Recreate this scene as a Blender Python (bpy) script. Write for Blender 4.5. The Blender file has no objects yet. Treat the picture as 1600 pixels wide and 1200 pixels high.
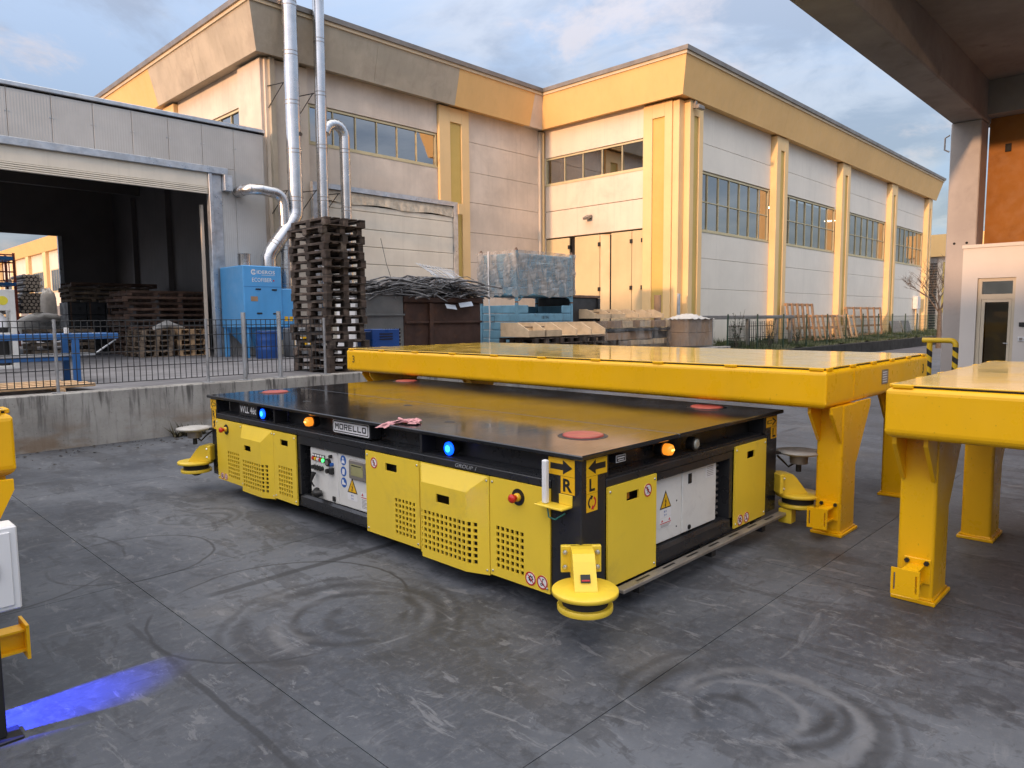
import bpy, bmesh, math, random
from mathutils import Matrix, Vector
random.seed(7)
R = math.radians
sc = bpy.context.scene
COL = sc.collection
# ------------------------------------------------------------------ camera
cam_d = bpy.data.cameras.new('camera'); cam = bpy.data.objects.new('camera', cam_d); COL.objects.link(cam)
cam_d.sensor_width = 36; cam_d.lens = 24.95; cam_d.clip_start = .05; cam_d.clip_end = 3000
cr_ = Vector((0.69549, -0.71849, -0.00807)); cu_ = Vector((0.07202, 0.05853, 0.99568)); cf_ = Vector((0.71491, 0.69307, -0.09245))
cm = Matrix((cr_, cu_, -cf_)).transposed().to_4x4(); cm.translation = (0, 0, 1.65)
cam.matrix_world = cm
sc.camera = cam
# ------------------------------------------------------------------ sky, sun, exposure
SUN_EL, SUN_DIR = 7.5, Vector((-1, -.06, 0)).normalized()
sun_rot = math.atan2(SUN_DIR.x, SUN_DIR.y)
w = bpy.data.worlds.new('World'); sc.world = w; w.use_nodes = True
nt = w.node_tree; nt.nodes.clear()
def N(t, **k):
    n = nt.nodes.new(t)
    for a, b in k.items(): setattr(n, a, b)
    return n
out = N('ShaderNodeOutputWorld'); bg = N('ShaderNodeBackground')
sky = N('ShaderNodeTexSky', sky_type='NISHITA', sun_disc=False, sun_elevation=R(SUN_EL), sun_rotation=sun_rot, altitude=60, air_density=1.0, dust_density=1.2, ozone_density=1.6)
tc = N('ShaderNodeTexCoord'); sx = N('ShaderNodeSeparateXYZ'); nt.links.new(tc.outputs['Generated'], sx.inputs[0])
def ma(op, a, b=None, c=None):
    n = N('ShaderNodeMath', operation=op)
    for i, v in enumerate((a, b, c)):
        if v is None: continue
        if isinstance(v, (int, float)): n.inputs[i].default_value = v
        else: nt.links.new(v, n.inputs[i])
    return n.outputs[0]
den = ma('ADD', ma('MAXIMUM', sx.outputs[2], 0), .22)       # project the directions onto a cloud layer
cv = N('ShaderNodeCombineXYZ'); nt.links.new(ma('DIVIDE', sx.outputs[0], den), cv.inputs[0]); nt.links.new(ma('DIVIDE', sx.outputs[1], den), cv.inputs[1])
def noise(scale, detail, rough, off=(0, 0, 0), dist=0):
    m = N('ShaderNodeMapping'); m.inputs['Location'].default_value = off; nt.links.new(cv.outputs[0], m.inputs[0])
    n = N('ShaderNodeTexNoise'); n.inputs['Scale'].default_value = scale; n.inputs['Detail'].default_value = detail; n.inputs['Roughness'].default_value = rough; n.inputs['Distortion'].default_value = dist
    nt.links.new(m.outputs[0], n.inputs['Vector']); return n.outputs['Fac']
def sstep(v, a, b):
    n = N('ShaderNodeMapRange', interpolation_type='SMOOTHSTEP'); nt.links.new(v, n.inputs[0]); n.inputs[1].default_value = a; n.inputs[2].default_value = b; return n.outputs[0]
def cmix(f, a, b):
    n = N('ShaderNodeMix', data_type='RGBA')
    for s, v in ((0, f), (6, a), (7, b)):
        if isinstance(v, tuple): n.inputs[s].default_value = (*v, 1)
        elif isinstance(v, (int, float)): n.inputs[s].default_value = v
        else: nt.links.new(v, n.inputs[s])
    return n.outputs[2]
CL = 1.22    # cloud radiance before the background strength
grey = cmix(sstep(noise(2.4, 6, .6, (3, 1, 0), .5), .40, .62), (.86*CL, 1.08*CL, 1.62*CL), (1.75*CL, 1.93*CL, 2.40*CL))
m1 = sstep(noise(1.25, 7, .6, (5.3, 2.2, 0), .6), .42, .58)
body = cmix(ma('MULTIPLY', m1, .9), (1.22*CL, 1.68*CL, 2.55*CL), grey)
m2 = sstep(noise(2.1, 7, .62, (1.4, 7.9, 0), .5), .53, .68)
cloud = cmix(ma('MULTIPLY', m2, .75), body, (2.35*CL, 2.08*CL, 2.2*CL))
# extra zenith gain on the cloud layer, added to lift the ambient light; the clear sky's glow shines through it
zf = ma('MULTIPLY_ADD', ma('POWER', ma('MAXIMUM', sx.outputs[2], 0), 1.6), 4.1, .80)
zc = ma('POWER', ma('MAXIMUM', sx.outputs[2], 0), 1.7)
cloud = cmix(ma('MINIMUM', ma('MULTIPLY', zc, 1.1), .92), cloud, (1.95*CL, 1.88*CL, 1.80*CL))      # overhead tinted neutral, added to take the blue out of the ambient light
# warm gain on the clouds towards the low sun, added as fill light for walls and ground
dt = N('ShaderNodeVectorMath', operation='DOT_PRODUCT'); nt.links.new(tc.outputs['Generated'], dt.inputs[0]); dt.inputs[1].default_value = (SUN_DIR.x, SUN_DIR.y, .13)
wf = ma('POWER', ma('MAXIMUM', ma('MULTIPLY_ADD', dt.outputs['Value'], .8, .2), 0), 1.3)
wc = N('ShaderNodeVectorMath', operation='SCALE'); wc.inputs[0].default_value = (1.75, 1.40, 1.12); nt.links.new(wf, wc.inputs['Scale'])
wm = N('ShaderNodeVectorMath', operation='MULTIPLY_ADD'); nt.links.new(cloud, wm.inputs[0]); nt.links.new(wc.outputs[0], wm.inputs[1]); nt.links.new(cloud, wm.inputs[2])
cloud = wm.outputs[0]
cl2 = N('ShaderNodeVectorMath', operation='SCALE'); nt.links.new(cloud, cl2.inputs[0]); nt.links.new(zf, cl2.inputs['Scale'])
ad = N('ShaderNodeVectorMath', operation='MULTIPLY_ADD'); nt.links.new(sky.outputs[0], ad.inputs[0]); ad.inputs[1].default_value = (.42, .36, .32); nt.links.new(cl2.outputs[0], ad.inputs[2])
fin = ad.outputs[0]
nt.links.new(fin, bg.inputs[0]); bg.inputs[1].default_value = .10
nt.links.new(bg.outputs[0], out.inputs[0])
sd = bpy.data.lights.new('sun', 'SUN'); sun = bpy.data.objects.new('sun', sd); COL.objects.link(sun)
sd.energy = 2.0; sd.angle = R(1.3); sd.color = (1, .575, .31)
sdir = Vector((SUN_DIR.x*math.cos(R(SUN_EL)), SUN_DIR.y*math.cos(R(SUN_EL)), math.sin(R(SUN_EL))))
sun.rotation_euler = sdir.to_track_quat('Z', 'Y').to_euler(); sun.location = (-40, 0, 40)
sc.view_settings.view_transform = 'Standard'; sc.view_settings.look = 'None'; sc.view_settings.gamma = 1
sc.view_settings.exposure = 0.8
sc.cycles.use_denoising = True; sc.cycles.max_bounces = 6; sc.cycles.transparent_max_bounces = 12; sc.cycles.caustics_reflective = False; sc.cycles.caustics_refractive = False
# ------------------------------------------------------------------ material helper
class NT:
    def __init__(s, name):
        s.m = bpy.data.materials.new(name); s.m.use_nodes = True; s.t = s.m.node_tree; s.b = s.t.nodes['Principled BSDF']; s._p = None
    def n(s, t, **k):
        q = s.t.nodes.new(t)
        for a, b in k.items(): setattr(q, a, b)
        return q
    def put(s, sock, v):
        if isinstance(v, tuple):
            sock.default_value = (*v, 1) if (len(v) == 3 and sock.type == 'RGBA') else v
        elif isinstance(v, (int, float)): sock.default_value = v
        else: s.t.links.new(v, sock)
    def pos(s):
        if s._p is None: s._p = s.n('ShaderNodeNewGeometry').outputs['Position']
        return s._p
    def obj(s): return s.n('ShaderNodeTexCoord').outputs['Object']
    def rnd(s): return s.n('ShaderNodeObjectInfo').outputs['Random']
    def map(s, v, scale=(1, 1, 1), loc=(0, 0, 0), rot=(0, 0, 0)):
        q = s.n('ShaderNodeMapping'); s.put(q.inputs[0], v); q.inputs['Scale'].default_value = scale; q.inputs['Location'].default_value = loc; q.inputs['Rotation'].default_value = rot; return q.outputs[0]
    def noise(s, v, scale=5, detail=4, rough=.55, dist=0):
        q = s.n('ShaderNodeTexNoise'); s.put(q.inputs['Vector'], v); q.inputs['Scale'].default_value = scale; q.inputs['Detail'].default_value = detail; q.inputs['Roughness'].default_value = rough; q.inputs['Distortion'].default_value = dist; return q.outputs['Fac']
    def math(s, op, a, b=None, c=None):
        q = s.n('ShaderNodeMath', operation=op)
        for i, v in enumerate((a, b, c)):
            if v is not None: s.put(q.inputs[i], v)
        return q.outputs[0]
    def step(s, v, a, b, lo=0, hi=1):
        q = s.n('ShaderNodeMapRange', interpolation_type='SMOOTHSTEP'); s.put(q.inputs[0], v)
        for i, x in ((1, a), (2, b), (3, lo), (4, hi)): q.inputs[i].default_value = x
        return q.outputs[0]
    def mix(s, f, a, b, bt='MIX'):
        q = s.n('ShaderNodeMix', data_type='RGBA', blend_type=bt); s.put(q.inputs[0], f); s.put(q.inputs[6], a); s.put(q.inputs[7], b); return q.outputs[2]
    def bump(s, h, strength=.3, dist=.01):
        q = s.n('ShaderNodeBump'); q.inputs['Strength'].default_value = strength; q.inputs['Distance'].default_value = dist; s.put(q.inputs['Height'], h); s.put(s.b.inputs['Normal'], q.outputs[0])
    def set(s, **k):
        for a, v in k.items(): s.put(s.b.inputs[a.replace('_', ' ')], v)
        return s
def sc3(c, k): return tuple(min(1, x*k) for x in c)
def mat(name, col, rough=.6, metal=0, var=.12, scale=2.5, bump=0, bscale=80, bdist=.004, dirt=None, dirt_amt=.5, dirt_scale=1.3, dirt_lo=.5, streak=0, rvar=.12, perobj=0, coat=0, spec=.5, scr=0):
    t = NT(name); p = t.pos()
    c = t.mix(t.step(t.noise(p, scale, 5, .6), .3, .7), sc3(col, 1-var), sc3(col, 1+var))
    if streak:
        st = t.noise(t.map(p, (3.2, 3.2, .22)), 2.2, 5, .65)
        c = t.mix(t.math('MULTIPLY', t.step(st, .48, .75), streak), c, sc3(col, .45))
    if dirt:
        d = t.noise(p, dirt_scale, 7, .68, .4)
        c = t.mix(t.math('MULTIPLY', t.step(d, dirt_lo, dirt_lo+.2), dirt_amt), c, dirt)
    if scr:
        s2 = t.noise(t.map(p, (1, 1, 1)), 38, 3, .7)
        c = t.mix(t.math('MULTIPLY', t.step(s2, .66, .72), scr), c, sc3(col, .35))
    if perobj:
        r = t.math('MULTIPLY_ADD', t.rnd(), 2*perobj, 1-perobj)
        q = t.n('ShaderNodeHueSaturation'); t.put(q.inputs['Value'], r); t.put(q.inputs['Color'], c); c = q.outputs[0]
    t.set(Base_Color=c, Metallic=metal, Roughness=t.step(t.noise(p, 4.3, 4, .6), .3, .7, max(.02, rough-rvar), min(1, rough+rvar)), Specular_IOR_Level=spec)
    if coat: t.set(Coat_Weight=coat, Coat_Roughness=.06)
    if bump: t.bump(t.noise(p, bscale, 5, .6), bump, bdist)
    return t.m
def emit(name, col, strength, base=(.1, .1, .1)):
    t = NT(name); t.set(Base_Color=base, Emission_Color=col, Emission_Strength=strength, Roughness=.2); return t.m
# ------------------------------------------------------------------ mesh helper
class Fr:                                     # a frame: origin + three axes
    def __init__(s, o=(0, 0, 0), u=(1, 0, 0), v=(0, 1, 0), w=None):
        s.o = Vector(o); s.u = Vector(u); s.v = Vector(v); s.w = Vector(w) if w else s.u.cross(s.v)
    def P(s, a, b, c): return s.o+s.u*a+s.v*b+s.w*c
    def sh(s, a=0, b=0, c=0): return Fr(s.P(a, b, c), s.u, s.v, s.w)
W0 = Fr()
class MB:
    def __init__(s, fr=W0): s.f = fr; s.V = []; s.F = []; s.sm = []
    def add(s, vs, fs, smooth=False):
        k = len(s.V); s.V += [tuple(s.f.P(*v)) for v in vs]; s.F += [tuple(i+k for i in f) for f in fs]; s.sm += [smooth]*len(fs); return s
    def box(s, x0, x1, y0, y1, z0, z1):
        x0, x1 = min(x0, x1), max(x0, x1); y0, y1 = min(y0, y1), max(y0, y1); z0, z1 = min(z0, z1), max(z0, z1)
        return s.add([(x0, y0, z0), (x1, y0, z0), (x1, y1, z0), (x0, y1, z0), (x0, y0, z1), (x1, y0, z1), (x1, y1, z1), (x0, y1, z1)],
                     [(0, 3, 2, 1), (4, 5, 6, 7), (0, 1, 5, 4), (1, 2, 6, 5), (2, 3, 7, 6), (3, 0, 4, 7)])
    def bb(s, x0, x1, y0, y1, z0, z1, c=.006):          # chamfered box
        lo = (min(x0, x1), min(y0, y1), min(z0, z1)); hi = (max(x0, x1), max(y0, y1), max(z0, z1))
        c = min(c, *[(hi[i]-lo[i])*.49 for i in range(3)])
        V = []; idx = {}
        for sx in (0, 1):
            for sy in (0, 1):
                for sz in (0, 1):
                    S = (sx, sy, sz)
                    for ax in range(3):
                        p = [(hi if S[i] else lo)[i] + (0 if i == ax else (-c if S[i] else c)) for i in range(3)]
                        idx[S+(ax,)] = len(V); V.append(tuple(p))
        F = []
        def order(fc):                                # outward winding
            ctr = Vector([(lo[i]+hi[i])/2 for i in range(3)]); a, b, d = (Vector(V[i]) for i in fc[:3])
            return fc if (b-a).cross(d-a).dot(a-ctr) > 0 else tuple(reversed(fc))
        for ax in range(3):
            o = [i for i in range(3) if i != ax]
            for sd_ in (0, 1):
                q = []
                for a, b in ((0, 0), (1, 0), (1, 1), (0, 1)):
                    S = [0]*3; S[ax] = sd_; S[o[0]] = a; S[o[1]] = b; q.append(idx[tuple(S)+(ax,)])
                F.append(order(tuple(q)))
            for a in (0, 1):
                for b in (0, 1):
                    S0 = [0]*3; S0[o[0]] = a; S0[o[1]] = b; S1 = S0[:]; S1[ax] = 1
                    F.append(order((idx[tuple(S0)+(o[0],)], idx[tuple(S1)+(o[0],)], idx[tuple(S1)+(o[1],)], idx[tuple(S0)+(o[1],)])))
        for sx in (0, 1):
            for sy in (0, 1):
                for sz in (0, 1): F.append(order(tuple(idx[(sx, sy, sz, a)] for a in range(3))))
        return s.add(V, F)
    def poly(s, pts, w0, w1):                           # 2D outline extruded along w
        n = len(pts)
        ar = sum(pts[i][0]*pts[(i+1) % n][1]-pts[(i+1) % n][0]*pts[i][1] for i in range(n))
        if ar < 0: pts = pts[::-1]
        lo, hi = min(w0, w1), max(w0, w1)
        V = [(a, b, lo) for a, b in pts]+[(a, b, hi) for a, b in pts]
        F = [tuple(range(n-1, -1, -1)), tuple(range(n, 2*n))]+[(i, (i+1) % n, n+(i+1) % n, n+i) for i in range(n)]
        return s.add(V, F)
    def disc(s, u, v, r, w0, w1, n=24, ru=None): return s.poly([(u+(ru or r)*math.cos(2*math.pi*i/n), v+r*math.sin(2*math.pi*i/n)) for i in range(n)], w0, w1)
    def ring(s, u, v, r0, r1, w0, w1, n=28, a0=0, a1=360):
        full = abs(a1-a0) >= 360; m = n if full else n+1
        V = []
        for i in range(m):
            a = R(a0+(a1-a0)*i/n)
            for r, w in ((r0, w0), (r1, w0), (r1, w1), (r0, w1)): V.append((u+r*math.cos(a), v+r*math.sin(a), w))
        F = []
        for i in range(n):
            a, b = 4*i, 4*((i+1) % m)
            F += [(a+j, a+(j+1) % 4, b+(j+1) % 4, b+j) for j in range(4)]
        if not full: F += [(3, 2, 1, 0), tuple(4*n+j for j in range(4))]
        return s.add(V, F)
    def lathe(s, u, v, prof, n=28, smooth=True):        # profile (r, w) about the w axis
        V = []; F = []
        for r, w in prof:
            for i in range(n): a = 2*math.pi*i/n; V.append((u+r*math.cos(a), v+r*math.sin(a), w))
        for k in range(len(prof)-1):
            for i in range(n): F.append((k*n+i, k*n+(i+1) % n, (k+1)*n+(i+1) % n, (k+1)*n+i))
        s.add(V, F, smooth)
        return s.add([V[i] for i in range(n)], [tuple(range(n-1, -1, -1))]).add([V[(len(prof)-1)*n+i] for i in range(n)], [tuple(range(n))])
    def tube(s, pts, r, n=8, smooth=True, caps=True):
        pts = [Vector(p) for p in pts]; V = []; F = []; up = None
        rs = r if isinstance(r, (list, tuple)) else [r]*len(pts)
        for i, p in enumerate(pts):
            d = (pts[min(i+1, len(pts)-1)]-pts[max(i-1, 0)]).normalized()
            if up is None: up = Vector((0, 0, 1)) if abs(d.z) < .9 else Vector((1, 0, 0))
            a = d.cross(up)
            if a.length < 1e-5: a = d.cross(Vector((0, 1, .3)))
            a.normalize(); b = d.cross(a); up = -b if False else a.cross(d)
            for k in range(n):
                t = 2*math.pi*k/n; V.append(tuple(p+a*(rs[i]*math.cos(t))+b*(rs[i]*math.sin(t))))
        for i in range(len(pts)-1):
            for k in range(n): F.append((i*n+k, i*n+(k+1) % n, (i+1)*n+(k+1) % n, (i+1)*n+k))
        s.add(V, F, smooth)
        if caps: s.add([V[k] for k in range(n)], [tuple(range(n-1, -1, -1))]); s.add(V[-n:], [tuple(range(n))])
        return s
    def bar(s, a, b, r): return s.tube([a, b], r, 6)
    def plate(s, u0, u1, v0, v1, w, th, holes=(), disp=None, cuts_u=(), cuts_v=()):   # sheet with rectangular holes
        us = sorted({round(x, 5) for x in [u0, u1, *cuts_u]+[h[i] for h in holes for i in (0, 1)]}); vs = sorted({round(x, 5) for x in [v0, v1, *cuts_v]+[h[i] for h in holes for i in (2, 3)]})
        nu, nv = len(us), len(vs); d = disp or (lambda a, b: 0)
        V = [(a, b, w+d(a, b)) for b in vs for a in us]+[(a, b, w+d(a, b)-th) for b in vs for a in us]; K = nu*nv
        def solid(i, j):
            if i < 0 or j < 0 or i >= nu-1 or j >= nv-1: return False
            a, b = (us[i]+us[i+1])/2, (vs[j]+vs[j+1])/2
            return not any(h[0] < a < h[1] and h[2] < b < h[3] for h in holes)
        F = []
        for j in range(nv-1):
            for i in range(nu-1):
                if not solid(i, j): continue
                q = (j*nu+i, j*nu+i+1, (j+1)*nu+i+1, (j+1)*nu+i)
                F.append(q); F.append(tuple(K+x for x in reversed(q)))
                for (di, dj, a, b) in ((-1, 0, q[3], q[0]), (1, 0, q[1], q[2]), (0, -1, q[0], q[1]), (0, 1, q[2], q[3])):
                    if not solid(i+di, j+dj): F.append((b, a, K+a, K+b))
        return s.add(V, F)
    def build(s, name, m, parent=None, **tags):
        me = bpy.data.meshes.new(name); me.from_pydata(s.V, [], s.F); me.materials.append(m)
        if any(s.sm): me.polygons.foreach_set('use_smooth', s.sm)
        me.update()
        return link(name, me, parent, **tags)
def link(name, me, parent=None, **tags):
    o = bpy.data.objects.new(name, me); COL.objects.link(o)
    if parent is not None: o.parent = parent; o.matrix_parent_inverse = Matrix.Translation(-WL(parent))
    for k, v in tags.items(): o[k] = v
    return o
def WL(o):
    v = Vector(o.location)
    return v if o.parent is None else v    # parents sit at top level, unrotated, unscaled; parts of parts are built in world space
def thing(name, loc, label, category, group=None):
    o = bpy.data.objects.new(name, None); COL.objects.link(o); o.location = loc; o.empty_display_size = .1
    o['label'] = label; o['category'] = category
    if group: o['group'] = group
    return o
def tagd(label, category, group=None, kind=None):
    d = {'label': label, 'category': category}
    if group: d['group'] = group
    if kind: d['kind'] = kind
    return d
FONT_CACHE = {}
def text(mb, s, u, v, h, w0, w1, bold=0, width=None, spacing=1, shear=0, align='LEFT'):
    """flat lettering s with cap height h, its lower left at (u, v) of mb's frame"""
    key = (s, bold, spacing, shear)
    if key not in FONT_CACHE:
        cu = bpy.data.curves.new('lettering', 'FONT'); cu.body = s; cu.offset = bold; cu.space_character = spacing; cu.shear = shear; cu.resolution_u = 3
        o = bpy.data.objects.new('lettering', cu); COL.objects.link(o); bpy.context.view_layer.update()
        me = bpy.data.meshes.new_from_object(o.evaluated_get(bpy.context.evaluated_depsgraph_get()))
        FONT_CACHE[key] = ([tuple(x.co) for x in me.vertices], [tuple(p.vertices) for p in me.polygons])
        bpy.data.objects.remove(o); bpy.data.curves.remove(cu); bpy.data.meshes.remove(me)
    V, F = FONT_CACHE[key]
    xs = [p[0] for p in V]; ys = [p[1] for p in V]
    k = h/(max(ys)-min(ys)); kx = width/(max(xs)-min(xs)) if width else k
    ox = -min(xs)*kx; wd = (max(xs)-min(xs))*kx
    if align == 'CENTER': ox -= wd/2
    mb.add([(u+p[0]*kx+ox, v+(p[1]-min(ys))*k, w1) for p in V], F)
    return mb
ORD = ['topmost', 'second', 'third', 'fourth', 'fifth', 'sixth', 'seventh', 'eighth', 'ninth', 'tenth', 'eleventh', 'twelfth', 'thirteenth', 'fourteenth', 'fifteenth', 'sixteenth', 'seventeenth', 'eighteenth', 'nineteenth', 'twentieth', 'twenty-first', 'twenty-second', 'twenty-third', 'twenty-fourth', 'twenty-fifth', 'twenty-sixth']
# ------------------------------------------------------------------ materials
def ground_mat():
    t = NT('stained_concrete'); p = t.pos()
    sep = t.n('ShaderNodeSeparateXYZ'); t.put(sep.inputs[0], p); px, py = sep.outputs[0], sep.outputs[1]
    wob = t.math('MULTIPLY_ADD', t.noise(p, 3.2, 4, .6), .22, -.11)
    big = t.noise(p, .55, 6, .62, .3)
    c = t.mix(t.step(big, .36, .64), (.046, .053, .066), (.104, .115, .133))
    patch = t.noise(t.map(p, (1, .42, 1), rot=(0, 0, .5)), 2.4, 5, .62, .6)
    c = t.mix(t.math('MULTIPLY', t.step(patch, .53, .555), .5), c, (.030, .032, .037))
    s1 = t.noise(t.map(p, (.9, 3.6, 1), rot=(0, 0, .72)), 1.6, 6, .72, 1.2)
    s2 = t.noise(t.map(p, (3.4, 1.0, 1), rot=(0, 0, .35)), 1.5, 6, .72, 1.2)
    c = t.mix(t.math('MULTIPLY', t.step(s1, .56, .74), .42), c, (.215, .222, .235))
    c = t.mix(t.math('MULTIPLY', t.step(s2, .54, .70), .58), c, (.026, .028, .033))
    tan_ = t.noise(p, .8, 5, .6)
    c = t.mix(t.math('MULTIPLY', t.step(tan_, .56, .72), .35), c, (.125, .115, .10))
    fine = t.noise(p, 17, 7, .74)
    c = t.mix(t.math('MULTIPLY', t.step(fine, .46, .70), .36), c, (.150, .157, .169))
    c = t.mix(t.math('MULTIPLY', t.step(t.noise(p, 60, 4, .7), .58, .7), .35), c, (.06, .063, .07))
    mid = t.noise(t.map(p, (1, 1.7, 1), rot=(0, 0, .9)), 7.5, 6, .7, .8)
    c = t.mix(t.math('MULTIPLY', t.step(mid, .54, .62), .42), c, (.030, .032, .037))
    c = t.mix(t.math('MULTIPLY', t.step(t.noise(t.map(p, (2.2, .8, 1), rot=(0, 0, .6), loc=(4, 2, 0)), 4.5, 6, .72, .9), .58, .64), .42), c, (.19, .195, .205))
    # rubber swept into rings where wheels have turned on the spot
    def dist(cx, cy, kx=1, ky=1):
        a = t.math('MULTIPLY', t.math('SUBTRACT', px, cx), kx); b = t.math('MULTIPLY', t.math('SUBTRACT', py, cy), ky)
        return t.math('ADD', t.math('SQRT', t.math('ADD', t.math('MULTIPLY', a, a), t.math('MULTIPLY', b, b))), wob)
    gate = t.noise(p, 1.15, 3, .55); gate2 = t.noise(t.map(p, loc=(7, 3, 0)), 1.5, 3, .55)
    thin = t.math('MULTIPLY', wob, -.72)
    def ring(c, d, r0, wd, amt, col, g=None, lo=.4, hi=.62):
        k = t.math('ABSOLUTE', t.math('SUBTRACT', d, r0))
        f = t.math('MULTIPLY', t.step(k, wd*.12, wd, 1, 0), amt)
        if g is not None: f = t.math('MULTIPLY', f, t.step(g, lo, hi, .08, 1))
        return t.mix(f, c, col)
    D = (.018, .019, .022); Lc = (.155, .158, .165)
    def arcs(c, cx, cy, k, st, lst):
        for i, (ox, oy, r0, wd, a_, light) in enumerate(lst):
            c = ring(c, t.math('ADD', dist(cx+ox*k, cy+oy*k), t.math('MULTIPLY', wob, -.45)), r0*k, wd*k, a_*st, Lc if light else D, gate if i % 2 else gate2, .40, .54)
        return c
    SP = [(0, 0, .66, .10, .75, 0), (.05, -.04, .52, .07, .55, 1), (.10, -.02, .43, .06, .8, 0), (.0, .06, .34, .05, .5, 1), (.13, -.1, .25, .075, .95, 0), (-.12, .1, .20, .05, .8, 0), (.02, .02, .80, .05, .5, 0)]
    c = arcs(c, 2.06, 3.30, .80, .85, SP); c = arcs(c, 2.72, 1.24, .70, .9, SP); c = arcs(c, 2.3, 5.95, .7, .5, SP[2:6])
    for (cx, cy, r0) in ((1.62, 5.28, .52), (1.95, 3.75, .72), (.75, 5.7, .9)):
        c = ring(c, t.math('ADD', dist(cx, cy), thin), r0, .016, .75, D, gate, .38, .5)
    for (cx, hw, ax) in ((1.22, .022, 'x'), (4.2, .05, 'y')):       # long drag marks beside the joints
        q = t.math('ABSOLUTE', t.math('SUBTRACT', t.math('ADD', px if ax == 'x' else py, t.math('MULTIPLY', wob, .25)), cx))
        c = t.mix(t.math('MULTIPLY', t.math('MULTIPLY', t.step(q, hw*.4, hw, 1, 0), t.step(gate, .42, .58)), .7), c, D)
    rr = t.math('MULTIPLY_ADD', t.rnd(), .2, .9)
    q = t.n('ShaderNodeHueSaturation'); t.put(q.inputs['Value'], rr); t.put(q.inputs['Color'], c)
    t.set(Base_Color=q.outputs[0], Roughness=t.step(big, .3, .7, .42, .68), Specular_IOR_Level=.45)
    t.bump(t.math('ADD', t.math('MULTIPLY', fine, .6), t.math('MULTIPLY', s1, .5)), .28, .006)
    return t.m
M_GROUND = ground_mat()
M_JOINT = mat('joint_filler', (.05, .05, .055), .8)
M_YARD = mat('yard_asphalt', (.17, .17, .18), .75, var=.25, scale=1.1, bump=.3, bscale=40, dirt=(.09, .09, .1), dirt_scale=.7, dirt_lo=.48)
M_FAR = mat('far_asphalt', (.11, .11, .12), .8, var=.2, scale=.4)
def retaining_mat():
    t = NT('retaining_concrete'); p = t.pos(); sep = t.n('ShaderNodeSeparateXYZ'); t.put(sep.inputs[0], p); z = sep.outputs[2]
    c = t.mix(t.step(t.noise(p, 1.6, 6, .65), .3, .7), (.27, .26, .24), (.43, .42, .39))
    drip = t.noise(t.map(p, (4.2, 4.2, .35)), 3.0, 5, .65)
    c = t.mix(t.math('MULTIPLY', t.step(drip, .48, .66), t.step(z, .10, .72, .25, .95)), c, (.09, .085, .08))
    brown = t.noise(t.map(p, (.8, .8, 2.2)), 1.4, 5, .6)
    c = t.mix(t.math('MULTIPLY', t.step(brown, .42, .6), t.step(z, .05, .5, .75, 0)), c, (.23, .15, .085))
    c = t.mix(t.math('MULTIPLY', t.step(t.noise(p, 22, 5, .7), .6, .7), .6), c, (.12, .115, .1))
    t.set(Base_Color=c, Roughness=.85); t.bump(t.noise(p, 30, 6, .65), .5, .01); return t.m
M_RET = retaining_mat()
M_CREAM = mat('cream_render', (.72, .63, .52), .8, var=.05, scale=.8, bump=.15, bscale=60, streak=.14, dirt=(.42, .36, .30), dirt_amt=.3, dirt_scale=.5)
M_WHITE = mat('white_wall_panel', (.78, .73, .63), .75, var=.04, scale=.7, bump=.12, bscale=60, streak=.10)
M_PINKC = mat('grey_pink_concrete', (.66, .58, .49), .85, var=.1, scale=.9, bump=.2, bscale=50, streak=.16, dirt=(.46, .40, .34), dirt_amt=.4, dirt_scale=.7)
M_FASC_C = mat('bare_fascia_concrete', (.46, .41, .32), .85, var=.12, scale=.9, bump=.25, bscale=40, streak=.22, dirt=(.33, .28, .22), dirt_amt=.5, dirt_scale=.8)
M_FASC_Y = mat('ochre_fascia_paint', (.78, .50, .20), .7, var=.05, scale=.6, bump=.1, bscale=60, streak=.08)
M_PIL_Y = mat('pale_ochre_paint', (.78, .56, .28), .7, var=.05, scale=.7, bump=.1, bscale=60, streak=.08)
M_STRIP = mat('mustard_strip', (.58, .42, .12), .65, var=.06, scale=.8)
M_LIP = mat('pale_gutter_band', (.62, .50, .33), .6, var=.08, scale=1)
M_GUT = mat('grey_gutter_metal', (.27, .25, .23), .45, .5, var=.15, scale=2)
M_FRAME = mat('ochre_window_frame', (.56, .49, .30), .55, var=.08)
M_DOORY = mat('folding_door_paint', (.66, .52, .30), .55, var=.06, scale=.9, streak=.1)
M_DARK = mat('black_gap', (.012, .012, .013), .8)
M_RUBBER = mat('black_rubber', (.02, .02, .022), .7)
M_ROOF = mat('roof_sheet', (.3, .29, .28), .7)
M_INT = mat('hall_interior', (.20, .17, .14), .9)
def glass(name, tint, refl=.85, ior=2.5, low=.30):
    t = NT(name); o = t.t.nodes['Material Output']; t.t.nodes.remove(t.b)
    tr = t.n('ShaderNodeBsdfTransparent'); tr.inputs[0].default_value = (*tint, 1)
    gl = t.n('ShaderNodeBsdfGlossy'); gl.inputs['Roughness'].default_value = .02; gl.inputs[0].default_value = (refl, refl, refl, 1)
    fr = t.n('ShaderNodeFresnel'); fr.inputs[0].default_value = ior
    wv = t.n('ShaderNodeBump'); wv.inputs['Strength'].default_value = .02; wv.inputs['Distance'].default_value = .05
    t.put(wv.inputs['Height'], t.noise(t.pos(), 1.3, 2, .5)); t.t.links.new(wv.outputs[0], gl.inputs['Normal'])
    mx = t.n('ShaderNodeMixShader'); t.put(mx.inputs[0], t.math('MAXIMUM', fr.outputs[0], low)); t.t.links.new(tr.outputs[0], mx.inputs[1]); t.t.links.new(gl.outputs[0], mx.inputs[2]); t.t.links.new(mx.outputs[0], o.inputs[0])
    return t.m
M_GLASS = glass('window_glass', (.38, .40, .40), .9, 2.6, .46)
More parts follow.
